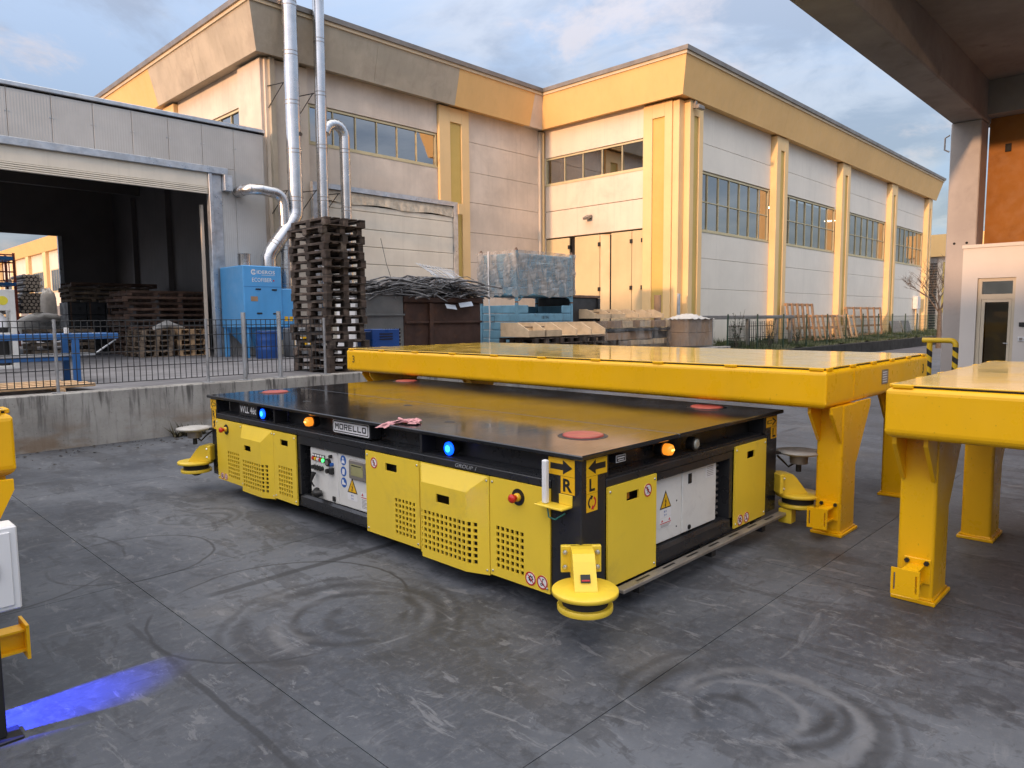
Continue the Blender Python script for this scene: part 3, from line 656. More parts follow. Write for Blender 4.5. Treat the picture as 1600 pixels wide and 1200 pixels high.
for (y, z) in ((3.55, 5.6), (2.3, 5.62)): MB().box(20.69, 20.733, y-.06, y+.06, z-.09, z+.09).build('socket_hole', M_DARK, can)
for (y) in (4.16, 4.42): MB(Fr((20.0, y, 3.36), (0, -1, 0), (0, 0, 1))).disc(0, 0, .03, 0, .004, 10).build('bolt_hole', M_DARK, can)
MB().tube([(20.0, 4.62, 5.95), (20.0, 4.72, 5.9), (20.0, 4.72, 5.62), (20.0, 4.62, 5.56)], .02, 8).build('lifting_loop', M_COLC, can)
# white room under it
room = thing('white_room', (19, 3, 0), 'white rendered room with a glazed door under the canopy', 'booth')
RX = 19.0
D0, D1, DT, TT = 2.98, 3.70, 2.02, 2.46
for a, b, z0, z1 in ((3.70, 4.01, 0, 3.14), (-1.5, 2.98, 0, 3.14), (2.98, 3.70, 2.46, 3.14)): MB().box(RX, RX+.2, a, b, z0, z1).build('wall', M_ROOM, room)
MB().box(RX, RX+.2, 3.70, 3.70, 0, .01)
MB().box(RX+.2, 20.0-.01, 3.81, 4.01, 0, 3.14).build('wall', M_ROOM, room)
MB().box(RX+2.6, RX+2.7, -1.5, 3.81, 0, 3.1).build('rear_wall', M_ROOM, room); MB().box(RX-.03, 20.73, -1.55, 4.03, 3.145, 3.22).build('roof', M_ROOM, room)
fr = Fr((RX+.08, 0, 0), (0, -1, 0), (0, 0, 1))
d = MB(fr)
for (u0, u1, v0, v1) in ((-3.695, -3.62, 0, 2.455), (-3.04, -2.985, 0, 2.455), (-3.62, -3.04, 2.385, 2.455), (-3.62, -3.04, 1.99, 2.10)): d.box(u0, u1, v0, v1, -.04, .03)
dr = d.build('door_frame', M_RFRAME, room)
leaf = MB(fr)
for (u0, u1, v0, v1) in ((-3.615, -3.55, .03, 1.985), (-3.10, -3.045, .03, 1.985), (-3.55, -3.10, .03, .14), (-3.55, -3.10, 1.92, 1.985)): leaf.box(u0, u1, v0, v1, -.03, .02)
lf = leaf.build('door', M_RFRAME, room)
MB(fr).box(-3.55, -3.10, .14, 1.92, -.008, .0).build('pane', M_GLASS2, lf); MB(fr).box(-3.62, -3.04, 2.10, 2.385, -.008, .0).build('pane', M_GLASS, dr)
MB(fr).bar((-3.075, 1.0, .05), (-3.16, 1.0, .05), .012).build('handle', M_GALV, lf)
tv = thing('wall_television', (20.4, 3, 1.8), 'dark television on the wall inside the white room', 'television')
MB().bb(20.2, 20.28, 2.55, 3.25, 1.42, 1.85, .015).build('screen', M_SIGNK, tv); MB().box(20.28, 20.6, 2.85, 2.95, 1.6, 1.7).build('bracket', M_SIGNK, tv)
MB().tube([(20.25, 3.0, 1.4), (20.25, 3.1, 1.2), (20.25, 2.98, 1.08), (20.25, 2.88, 1.2), (20.25, 3.0, 1.33), (20.25, 2.95, .9), (20.25, 2.99, .3)], .008, 6).build('cable', M_SIGNK, tv)
MB().box(20.6, 20.62, -1.5, 3.8, .0, 3.1).build('inner_wall', M_ROOM, room)
for (y, z, m) in ((2.82, 1.42, M_SIGNK), (2.83, 1.10, M_WHT)):
    s = MB().bb(RX-.03, RX-.002, y-.06, y+.06, z-.05, z+.05, .006).build('wall_switch', m, room)
    if m is M_WHT: MB().box(RX-.034, RX-.031, y-.03, y+.03, z-.03, z+.03).build('keypad', M_GUT, s)
# warehouse behind the camera whose long shadow lies over the yard
wh = thing('opposite_warehouse', (-40, 5, 0), 'long warehouse opposite the yard, behind the viewer', 'building')
MB().box(-52, -32, -70, 70, -.01, 8.6).build('wall', M_FASC_C, wh); MB().box(-52.3, -31.7, -70.3, 70.3, 8.6, 9.0).build('roof', M_ROOF, wh)
# ------------------------------------------------------------------ the transport vehicle
K = .935
VO = Vector((2.894, 2.304, .107))
VB = Fr(VO, (K, 0, 0), (0, K, 0), (0, 0, K))
VL = Fr(VO, (0, -K, 0), (0, 0, K), (-K, 0, 0))        # long side, u = -(distance from the near corner)
VR = Fr(VO, (K, 0, 0), (0, 0, K), (0, -K, 0))         # short side
veh = thing('transport_vehicle', (VO.x, VO.y, 0), 'low black and yellow self-propelled heavy load transporter with a flat black deck', 'transporter')
LEN, WID = 4.90, 2.58
dk = MB(VB).bb(-.03, 1.0, -.03, 4.95, .85, .88, .006).build('deck_plate', M_DECK, veh); MB(VB).bb(1.004, 2.64, -.03, 4.95, .85, .88, .006).build('deck_plate', M_DECK, veh)
MB(VB).box(.14, 2.46, .14, 4.78, .0, .849).build('chassis_core', M_BLK, veh)
ch = MB(VB)
for (x0, x1, y0, y1) in ((0, .14, 0, .225), (0, .225, 0, .14)): ch.box(x0, x1, y0+.0, y1, .06, .848)
ch = MB(VL); ch.bb(-.222, .0, .055, .848, -.14, 0, .004); ch.build('corner_post', M_BLK, veh)
MB(VR).bb(.003, .232, .055, .848, -.139, 0.001, .004).build('corner_post', M_BLK, veh)
MB(VL).bb(-LEN-.02, -4.78, .05, .848, -.14, 0, .004).build('corner_post', M_BLK, veh); MB(VR).bb(2.365, WID, .05, .848, -.14, 0, .004).build('corner_post', M_BLK, veh)
MB(VB).bb(2.44, WID-.002, 4.6, LEN+.018, .05, .848, .004).build('corner_post', M_BLK, veh)
for fr, a, b in ((VL, -4.775, -.226), (VR, .236, 2.36)):
    MB(fr).bb(a, b, .652, .70, -.13, .004, .004).build('side_rail', M_BLK, veh); MB(fr).box(a, b, .701, .712, -.13, -.02).build('rail_lip', M_BLK, veh)
    MB(fr).bb(a, b, .018, .06, -.13, -.012, .004).build('sill_beam', M_BLK, veh)
for s in (1.44, 3.57): MB(VL).box(-s-.012, -s+.012, .712, .848, -.13, -.004).build('divider', M_BLK, veh)
for x in (.25, 2.35): MB(VR).box(x-.012, x+.012, .712, .848, -.13, -.004).build('divider', M_BLK, veh)
MB(VL).bb(-3.155, -2.09, .572, .650, -.12, -.002, .004).build('cabinet_lintel', M_BLK, veh); MB(VL).bb(-3.155, -2.09, .02, .128, -.12, -.004, .02).build('cabinet_sill', M_BLK, veh)
MB(VR).bb(.765, 1.82, .594, .650, -.12, -.002, .004).build('cabinet_lintel', M_BLK, veh); MB(VR).bb(.765, 1.82, .02, .138, -.12, -.004, .02).build('cabinet_sill', M_BLK, veh)
MB(VL).box(-3.155, -3.115, .128, .572, -.12, -.003).build('cabinet_jamb', M_BLK, veh); MB(VR).box(1.775, 1.82, .138, .594, -.12, -.003).build('cabinet_jamb', M_BLK, veh)
for k in range(9): MB(VR).box(1.66, 1.77, .16+.046*k, .175+.046*k, -.13, -.09).build('radiator_fin', M_GUT, veh)
# ---- wheels half hidden under the body
GZ = -.1147
for (x, y) in ((.45, .62), (2.1, .62), (.45, 4.25), (2.1, 4.25)):
    for d in (-.12, .12):
        wv_ = MB(Fr(VB.P(x+d, y, GZ+.17), (0, K, 0), (0, 0, K), (K, 0, 0)))
        wv_.lathe(0, 0, [(.10, -.08), (.155, -.08), (.17, -.055), (.17, .055), (.155, .08), (.10, .08)], 24)
        wh_ = wv_.build('wheel', M_RUBBER, veh); MB(wv_.f).lathe(0, 0, [(.09, -.085), (.09, .085)], 18).build('hub', M_YEL2, wh_)
# ---- yellow side panels
def grid(u0, u1, v0, v1, nc, nr, fill=.66):
    pu, pv = (u1-u0)/(nc-(1-fill)), (v1-v0)/(nr-(1-fill))
    return [(u0+pu*i, u0+pu*(i+fill), v0+pv*j, v0+pv*(j+fill)) for i in range(nc) for j in range(nr)]
def panel(fr, u0, u1, v0, v1, holes, bulge=None, name='side_panel'):
    cu, cv = [], []
    dsp = None
    if bulge:
        el, er, et, dep = bulge
        def dsp(a, b): return dep*max(0, min(1, (a-u0-.012)/el, (u1-.012-a)/er, (v1-b-.004)/et))
        cu = [u0+.012, u1-.012]+[u0+.012+el*i/8 for i in range(9)]+[u1-.012-er*i/8 for i in range(9)]+[u0+(u1-u0)*i/20 for i in range(21)]
        cv = [v1-.004-et*i/8 for i in range(9)]
    p = MB(fr).plate(u0, u1, v0, v1, .014, .012, holes, dsp, cu, cv).build(name, M_YEL2, veh)
    bl = []
    for (a, b) in ((u0+.022, v1-.03), (u1-.022, v1-.03), (u0+.022, v0+.03), (u1-.022, v0+.03)):
        MB(fr).lathe(a, b, [(.0085, .014), (.0085, .017), (.005, .020)], 8).build('bolt', M_BOLT, p)
    return p
def slot(p, fr, u0, u1, v0, v1, amber=False, w=0):
    s = MB(fr); s.box(u0-.006, u1+.006, v0-.006, v1+.006, -.06, -.05); s.build('slot_recess', M_DARK, p)
    if amber: MB(fr).bb(u0+.004, u0+(u1-u0)*.5, v0+.002, v1-.002, -.049, -.01, .004).build('reflector', mat_amber, p)
mat_amber = mat('amber_plastic', (.35, .12, .01), .35)
def prohib(p, fr, u, v, r, kind, w=.0145):
    b = MB(fr); b.disc(u, v, r, w, w+.0012, 28); d_ = b.build('warning_sticker', M_SIGNW, p)
    k = MB(fr); t0, t1 = w+.0013, w+.0019
    if kind == 'walk':
        k.disc(u-.08*r, v+.42*r, .13*r, t0, t1, 12); k.poly([(u-.16*r, v+.27*r), (u+.05*r, v+.27*r), (u+.14*r, v-.12*r), (u-.10*r, v-.12*r)], t0, t1); k.poly([(u-.10*r, v-.12*r), (u+.04*r, v-.12*r), (u-.22*r, v-.62*r), (u-.34*r, v-.55*r)], t0, t1); k.poly([(u+.02*r, v-.13*r), (u+.14*r, v-.13*r), (u+.36*r, v-.58*r), (u+.22*r, v-.62*r)], t0, t1); k.poly([(u+.06*r, v+.24*r), (u+.36*r, v-.02*r), (u+.30*r, v-.10*r), (u+.04*r, v+.10*r)], t0, t1); k.poly([(u-.15*r, v+.24*r), (u-.38*r, v+.0*r), (u-.30*r, v-.07*r), (u-.10*r, v+.10*r)], t0, t1)
    elif kind == 'gear':
        k.ring(u+.05*r, v+.02*r, .20*r, .38*r, t0, t1, 18)
        for i in range(8):
            a = i*math.pi/4; c, s = math.cos(a), math.sin(a)
            k.poly([(u+.05*r+c*.36*r-s*.08*r, v+.02*r+s*.36*r+c*.08*r), (u+.05*r+c*.52*r-s*.06*r, v+.02*r+s*.52*r+c*.06*r), (u+.05*r+c*.52*r+s*.06*r, v+.02*r+s*.52*r-c*.06*r), (u+.05*r+c*.36*r+s*.08*r, v+.02*r+s*.36*r-c*.08*r)], t0, t1)
    else:
        k.ring(u-.16*r, v-.3*r, .10*r, .2*r, t0, t1, 14); k.ring(u+.2*r, v-.3*r, .08*r, .16*r, t0, t1, 14); k.poly([(u-.05*r, v-.1*r), (u+.06*r, v-.1*r), (u+.12*r, v+.45*r), (u+.34*r, v+.4*r), (u+.34*r, v+.52*r), (u+.0*r, v+.56*r)], t0, t1)
    k.build('pictogram', M_SIGNK, d_)
    g_ = MB(fr); g_.ring(u, v, .80*r, r, w+.002, w+.0026, 30)
    c = .62*r; q = .075*r; g_.poly([(u-c-q*.7, v+c-q*.7), (u-c+q*.7, v+c+q*.7), (u+c+q*.7, v-c+q*.7), (u+c-q*.7, v-c-q*.7)], w+.002, w+.0026); g_.build('red_ring', M_SIGNR, d_)
def estop(p, fr, u, v):
    b = MB(fr).disc(u, v, .052, .0145, .018, 28).build('stop_backplate', M_SIGNK, p)
    MB(fr).lathe(u, v, [(.026, .018), (.026, .034), (.018, .040)], 20).build('stop_collar', M_SIGNY, b)
    MB(fr).lathe(u, v, [(.014, .036), (.014, .058), (.027, .062), (.028, .074), (.022, .084), (.01, .087)], 20).build('stop_button', M_RED, b)
h = grid(-4.532, -4.286, .073, .338, 6, 7); p = panel(VL, -4.776, -4.199, .02, .645, h); estop(p, VL, -4.54, .555); prohib(p, VL, -4.68, .062, .034, 'gear'); prohib(p, VL, -4.592, .062, .034, 'hook')
h = grid(-4.13, -3.64, .06, .317, 11, 7)+[(-4.046, -3.914, .41, .463)]; p = panel(VL, -4.195, -3.571, .005, .645, h, (.07, .13, .115, .055)); slot(p, VL, -4.046, -3.914, .41, .463)
h = grid(-3.487, -3.245, .072, .337, 6, 7)+[(-3.437, -3.303, .527, .581)]; p = panel(VL, -3.567, -3.165, .02, .645, h); slot(p, VL, -3.437, -3.303, .527, .581)
h = grid(-1.735, -1.499, .07, .339, 6, 7)+[(-1.845, -1.706, .527, .585)]; p = panel(VL, -2.10, -1.446, .015, .648, h); slot(p, VL, -1.845, -1.706, .527, .585); prohib(p, VL, -1.988, .565, .042, 'walk')
h = grid(-1.375, -.82, .06, .335, 13, 7)+[(-1.198, -1.061, .412, .471)]; p = panel(VL, -1.436, -.735, .0, .648, h, (.07, .15, .115, .055)); slot(p, VL, -1.198, -1.061, .412, .471)
h = grid(-.672, -.435, .073, .344, 6, 7); p = panel(VL, -.727, -.222, .013, .650, h); estop(p, VL, -.477, .56); prohib(p, VL, -.378, .072, .043, 'gear'); prohib(p, VL, -.282, .072, .043, 'hook')
h = [(.426, .557, .532, .588)]; p = panel(VR, .236, .757, .04, .652, h); slot(p, VR, .426, .557, .532, .588, True); prohib(p, VR, .655, .563, .042, 'walk')
h = [(2.023, 2.153, .555, .613)]; p = panel(VR, 1.83, 2.357, .05, .675, h); slot(p, VR, 2.023, 2.153, .555, .613, True); prohib(p, VR, 1.924, .098, .042, 'gear'); prohib(p, VR, 2.03, .098, .042, 'hook')
# ---- control cabinets
def tri(p, fr, u, v, s, w, captions=True):
    hgt = s*.87
    o = MB(fr).poly([(u-s/2, v), (u+s/2, v), (u, v+hgt)], w, w+.0012).build('voltage_sign', M_SIGNK, p)
    i = .80; cx, cy = u, v+hgt/3
    y_ = MB(fr).poly([(cx+(a-cx)*i, cy+(b-cy)*i) for a, b in ((u-s/2, v), (u+s/2, v), (u, v+hgt))], w+.0013, w+.002).build('sign_face', M_SIGNY, o)
    MB(fr).poly([(cx+a*s, cy+b*s) for a, b in ((.03, .27), (-.075, .03), (-.01, .045), (-.06, -.12), (-.095, -.10), (-.04, -.24), (.035, -.11), (-.005, -.125), (.07, .085), (.005, .07))], w+.0021, w+.0027).build('lightning_mark', M_SIGNK, o)
    if captions:
        c_ = MB(fr).box(u-s/2, u+s/2, v-.06*s/.14, v-.003, w, w+.001).build('voltage_label', M_SIGNW, p)
        tx = MB(fr); text(tx, '80 V', u-.02, v-.028*s/.14, .014*s/.14, 0, w+.0014, .02); text(tx, '24 V', u-.02, v-.052*s/.14, .014*s/.14, 0, w+.0014, .02); tx.build('lettering', M_SIGNB, c_)
CW = -.024
cb = MB(VL).bb(-2.985, -2.555, .132, .562, -.11, CW, .006).build('control_cabinet', M_CAB, veh)
for i, m in enumerate((M_RED, M_SIGNY, M_SIGNW, M_RED, emit('green_led', (.05, .9, .15), 2, (.05, .5, .1)))):
    u = -2.925+.04*i; bz = MB(VL).box(u-.018, u+.018, .455, .515, CW, CW+.008).build('button_plate', M_SIGNK, cb); MB(VL).disc(u, .474, .014, CW+.008, CW+.02, 14).build('push_button', m, bz); MB(VL).box(u-.014, u+.014, .495, .511, CW+.008, CW+.010).build('button_tag', M_SIGNW, bz)
for i in range(4):
    u = -2.915+.042*i; s = MB(VL).disc(u, .40, .018, CW, CW+.03, 14).build('selector_switch', M_SIGNK, cb); MB(VL).box(u-.012, u+.012, .425, .438, CW, CW+.004).build('switch_tag', M_SIGNW, s)
MB(VL).disc(-2.69, .468, .034, CW, CW+.02, 20).build('gauge', M_SIGNK, cb); MB(VL).disc(-2.69, .468, .022, CW+.0205, CW+.024, 20).build('gauge_face', M_GUT, cb); MB(VL).disc(-2.645, .522, .015, CW, CW+.025, 12).build('knob', M_SIGNK, cb); MB(VL).disc(-2.632, .456, .016, CW, CW+.02, 12).build('key_switch', M_SIGNB, cb)
MB(VL).disc(-2.69, .395, .02, CW, CW+.03, 12).build('socket', M_SIGNK, cb); MB(VL).bb(-2.655, -2.61, .375, .43, CW, CW+.03, .005).build('socket_cap', M_SIGNK, cb)
MB(VL).tube([(-2.885, .36, CW+.03), (-2.88, .32, CW+.05), (-2.90, .28, CW+.05), (-2.89, .235, CW+.03)], [.022, .014, .008, .006], 8).build('key_fob', M_SIGNK, cb)
MB(VL).tube([(-2.875, .205, CW+.01), (-2.85, .19, CW+.045), (-2.81, .185, CW+.05), (-2.785, .195, CW+.02)], [.026, .032, .03, .026], 10).build('plug', M_SIGNK, cb); MB(VL).bb(-2.64, -2.60, .148, .19, CW, CW+.012, .004).build('latch', M_SIGNK, cb)
cb = MB(VL).bb(-2.549, -2.112, .134, .564, -.11, CW, .006).build('control_cabinet', M_CAB, veh)
for z in (.513, .421, .33):
    s = MB(VL).disc(-2.472, z, .041, CW, CW+.0012, 28).build('mandatory_sign', M_SIGNB, cb); q = MB(VL)
    if z > .5: q.disc(-2.475, z+.014, .011, CW+.0013, CW+.002, 12); q.poly([(-2.50, z-.024), (-2.45, z-.024), (-2.458, z+.0), (-2.49, z+.0)], CW+.0013, CW+.002)
    elif z > .4: q.poly([(-2.488, z-.025), (-2.46, z-.025), (-2.452, z+.01), (-2.46, z+.022), (-2.485, z+.022), (-2.494, z)], CW+.0013, CW+.002)
    else: q.poly([(-2.498, z-.018), (-2.447, z-.018), (-2.447, z-.006), (-2.470, z+.004), (-2.474, z+.022), (-2.496, z+.022)], CW+.0013, CW+.002)
    q.build('pictogram', M_SIGNW, s)
s = MB(VL).bb(-2.37, -2.138, .382, .54, CW, CW+.02, .008).build('operator_panel', M_GUT, cb); d_ = MB(VL).box(-2.335, -2.168, .415, .508, CW+.0205, CW+.022).build('screen', M_SCREEN, s); MB(VL).box(-2.325, -2.19, .492, .500, CW+.0222, CW+.023).build('screen_text', M_SIGNK, d_)
tri(cb, VL, -2.35, .262, .142, CW+.0006)
s = MB(VL).box(-2.232, -2.118, .15, .292, CW+.0006, CW+.0015).build('instruction_label', M_SIGNW, cb); MB(VL).box(-2.228, -2.122, .246, .252, CW+.0016, CW+.002).build('red_line', M_SIGNR, s)
ln = MB(VL)
for i in range(7): ln.box(-2.222, -2.13-.02*(i % 3), .165+.011*i, .169+.011*i, CW+.0016, CW+.002)
ln.build('label_lines', M_GUT, s); MB(VL).poly([(-2.225, .262), (-2.195, .262), (-2.21, .286)], CW+.0016, CW+.002).build('warning_mark', M_SIGNR, s)
cb = MB(VR).bb(.78, 1.166, .148, .586, -.11, -.045, .006).build('control_cabinet', M_CAB, veh); tri(cb, VR, .96, .374, .14, -.0445)
s = MB(VR).box(.892, 1.03, .245, .307, -.0444, -.043).build('instruction_label', M_SIGNW, cb); MB(VR).box(.895, 1.027, .272, .278, -.0429, -.0425).build('red_line', M_SIGNR, s)
for a in (.918, 1.008): MB(VR).poly([(a-.012, .285), (a+.012, .285), (a, .304)], -.0429, -.0425).build('warning_mark', M_SIGNR, s)
ln = MB(VR)
for i in range(3): ln.box(.90, 1.0+.01*i, .25+.007*i, .253+.007*i, -.0429, -.0425)
ln.build('label_lines', M_GUT, s)
for (a, b) in ((.84, .36), (1.10, .40), (.84, .2), (1.10, .22)): MB(VR).disc(a, b, .006, -.045, -.042, 8).build('screw', M_SIGNK, cb)
cb = MB(VR).bb(1.173, 1.648, .15, .588, -.11, -.043, .006).build('control_cabinet', M_CAB, veh); MB(VR).bb(1.245, 1.29, .49, .56, -.043, -.036, .004).build('latch', M_SIGNK, cb); MB(VR).disc(1.265, .18, .017, -.043, -.035, 14).build('lock', M_SIGNK, cb)
s = MB(VR).box(1.49, 1.63, .49, .588, -.0425, -.041).build('instruction_label', M_SIGNW, cb); ln = MB(VR)
for i in range(6): ln.box(1.505, 1.60, .50+.013*i, .504+.013*i, -.0409, -.0404)
ln.build('label_lines', M_GUT, s)
# ---- lettering and signs on the black frame
pl = MB(VL); pl.ring(0, 0, 0, 0, 0, 0, 3) if 0 else None
def rrect(u0, u1, v0, v1, r, n=5):
    out_ = []
    for (cx, cy, a0) in ((u1-r, v1-r, 0), (u0+r, v1-r, 90), (u0+r, v0+r, 180), (u1-r, v0+r, 270)):
        for i in range(n+1): a = R(a0+90*i/n); out_.append((cx+r*math.cos(a), cy+r*math.sin(a)))
    return out_
RW = -.028
MB(VL).box(-2.62, -2.09, .725, .846, -.13, RW-.004).build('badge_backing', M_BLK, veh)
bd = MB(VL).poly(rrect(-2.61, -2.10, .735, .840, .018), RW, RW+.004).build('name_plate', M_SIGNW, veh)
MB(VL).poly(rrect(-2.60, -2.11, .743, .832, .012), RW+.0042, RW+.005).build('plate_field', M_SIGNK, bd)
MB(VL).poly(rrect(-2.592, -2.118, .751, .824, .008), RW+.0051, RW+.006).build('plate_band', M_SIGNW, bd)
def block_word(mb, word, u, v, h, width, w):
    """heavy squared capitals"""
    n = len(word); cw = width/n; t = .25; kx = cw*.86
    def bar(x0, x1, y0, y1, ox, e=0): mb.add([(ox+x0*kx, v+y0*h, w+e), (ox+x1*kx, v+y0*h, w+e), (ox+x1*kx, v+y1*h, w+e), (ox+x0*kx, v+y1*h, w+e)], [(0, 1, 2, 3)])
    def pg(pts, ox, e): mb.add([(ox+a*kx, v+b*h, w+e) for a, b in pts], [tuple(range(len(pts)))])
    for i, ch in enumerate(word):
        ox = u+cw*i
        if ch in 'MREL': bar(0, t, 0, 1, ox)
        if ch == 'M': bar(1-t, 1, 0, 1, ox); pg([(.5, .30), (.5, .68), (t, 1), (t, .66)], ox, .0); pg([(.5, .68), (.5, .30), (1-t, .66), (1-t, 1)], ox, .0)
        if ch == 'O': pg([(.12, 0), (.88, 0), (1, .14), (1, .22), (0, .22), (0, .14)], ox, 0); pg([(0, .78), (1, .78), (1, .86), (.88, 1), (.12, 1), (0, .86)], ox, 0); bar(0, t, .22, .78, ox); bar(1-t, 1, .22, .78, ox)
        if ch == 'E': bar(t, .95, 0, .2, ox); bar(t, .85, .4, .6, ox); bar(t, .95, .8, 1, ox)
        if ch == 'L': bar(t, .95, 0, .22, ox)
        if ch == 'R': bar(t, 1-t, .8, 1, ox); pg([(1-t, .8), (1-t, 1), (.88, 1), (1, .88), (1, .52), (.9, .42), (1-t, .42), (1-t, .6)], ox, 0); bar(t, 1-t, .42, .6, ox); pg([(.40, .42), (.70, .42), (1, 0), (.72, 0)], ox, 0)
    return mb
block_word(MB(VL), 'MORELLO', -2.575, .764, .047, .448, RW+.0064).build('lettering', M_SIGNK, bd)
MB(VL).box(-4.36, -3.98, .715, .84, -.13, -.046).build('badge_backing', M_BLK, veh)
tx = MB(VL); text(tx, 'WLL 46t', -4.34, .745, .068, 0, -.044, .02, .34); tx.build('load_lettering', M_SIGNW, veh)
tx = MB(Fr(VL.P(-1.068, .700, -.02), VL.u, Vector((K, 0, 0)), Vector((0, 0, K)))); 
tx = MB(VL); text(tx, 'GROUP 1', -1.068, .664, .026, 0, .0052, .005, .21, 1, .3); tx.build('group_lettering', M_GALV, veh)
def arrow_sign(fr, u0, u1, v0, v1, right, letter, lu0, lu1, lv0, lv1, m=M_SIGNY, hollow=False):
    a = MB(fr).box(u0, u1, v0, v1, .002, .0035).build('direction_sign', m, veh)
    cx, cy, hw, hh = (u0+u1)/2, (v0+v1)/2, (u1-u0)*.42, (v1-v0)*.42; s = 1 if right else -1
    pts = [(s*hw, 0), (s*hw*.15, hh), (s*hw*.15, hh*.42), (-s*hw, hh*.42), (-s*hw, -hh*.42), (s*hw*.15, -hh*.42), (s*hw*.15, -hh)]
    ar = MB(fr).poly([(cx+x, cy+y) for x, y in pts], .0036, .0042).build('arrow', M_SIGNK, a)
    if hollow: MB(fr).poly([(cx-s*.06*hw+x*.72, cy+y*.62) for x, y in pts], .0043, .0048).build('arrow_inside', m, ar)
    b = MB(fr).box(lu0, lu1, lv0, lv1, .002, .0035).build('letter_sign', m, veh)
    t_ = MB(fr); text(t_, letter, (lu0+lu1)/2, lv0+(lv1-lv0)*.12, (lv1-lv0)*.76, 0, .0042, .03, (lu1-lu0)*(.66 if letter != 'L' else .5), 1, 0, 'CENTER'); t_.build('lettering', M_SIGNK, b)
arrow_sign(VL, -.241, -.044, .742, .843, True, 'R', -.147, -.043, .639, .740)
arrow_sign(VR, .045, .241, .744, .845, False, 'L', .046, .149, .645, .742)
b = MB(VR).box(.046, .149, .537, .643, .002, .0035).build('rotation_sign', M_SIGNY, veh)
for a0 in (110, 290):
    q = MB(VR); q.ring(.0975, .59, .026, .038, .0036, .0042, 14, a0, a0+130); a = R(a0); cx, cy = .0975+.032*math.cos(a), .59+.032*math.sin(a); t_ = (math.sin(a), -math.cos(a)); n_ = (math.cos(a), math.sin(a))
    q.poly([(cx+t_[0]*.022, cy+t_[1]*.022), (cx+n_[0]*.016, cy+n_[1]*.016), (cx-n_[0]*.016, cy-n_[1]*.016)], .0036, .0042); q.build('turn_arrow', M_SIGNK if a0 < 200 else M_SIGNR, b)
arrow_sign(VL, -4.92, -4.785, .737, .835, False, 'R', -4.895, -4.80, .635, .733, hollow=True)
b = MB(VL).box(-4.895, -4.80, .530, .632, .002, .0035).build('rotation_sign', M_SIGNY, veh); q = MB(VL); q.poly([(-4.87, .54), (-4.85, .54), (-4.82, .62), (-4.84, .62)], .0036, .0042); q.poly([(-4.87, .60), (-4.85, .62), (-4.825, .57), (-4.84, .555)], .0036, .0042); q.build('turn_arrow', M_SIGNK, b)
arrow_sign(VR, 2.372, 2.57, .755, .838, True, 'L', 2.46, 2.57, .655, .752, hollow=True)
b = MB(VR).box(.358, .46, .775, .822, -.128, -.02).build('maker_plate', M_BLK, veh); s = MB(VR).box(.36, .458, .777, .820, -.0195, -.018).build('plate_border', M_SIGNW, b); MB(VR).box(.364, .454, .781, .816, -.0179, -.0172).build('plate_field', M_SIGNK, s); q = MB(VR); q.box(.372, .446, .801, .808, -.0171, -.0168); q.box(.38, .44, .788, .793, -.0171, -.0168); q.build('plate_text', M_SIGNW, s)
# ---- lamps
def lamp(fr, u, v, kind, w=-.06):
    o = MB(fr).lathe(u, v, [(.045, w-.06), (.05, w-.02), (.05, w)], 24).build('lamp_housing', M_SIGNK, veh)
    if kind == 'amber':
        MB(fr).lathe(u, v, [(.038, w+.001), (.040, w+.028), (.035, w+.05), (.02, w+.06)], 24).build('amber_lens', M_AMBER, o); MB(fr).box(u-.018, u+.018, v-.006, v+.006, w+.061, w+.0625).build('lit_filament', M_AMBERC, o)
    elif kind == 'blue':
        MB(fr).lathe(u, v, [(.046, w+.001), (.046, w+.012), (.03, w+.018)], 24).build('blue_lens', M_BLUEL, o); MB(fr).disc(u, v, .024, w+.0185, w+.0195, 20).build('lit_core', M_BLUEC, o)
    else:
        MB(fr).lathe(u, v, [(.038, w+.001), (.038, w+.008), (.02, w+.014)], 24).build('clear_lens', M_LENS, o); MB(fr).box(u-.1, u-.02, v-.06, v-.05, w-.05, w-.01).build('bracket', M_SIGNK, o)
    return o
lamp(VL, -2.995, .778, 'amber', -.05); lamp(VL, -3.87, .768, 'blue', -.05); lamp(VL, -1.185, .765, 'blue', -.05); lamp(VR, .955, .775, 'amber', -.05); lamp(VR, 1.31, .765, 'head', -.02)
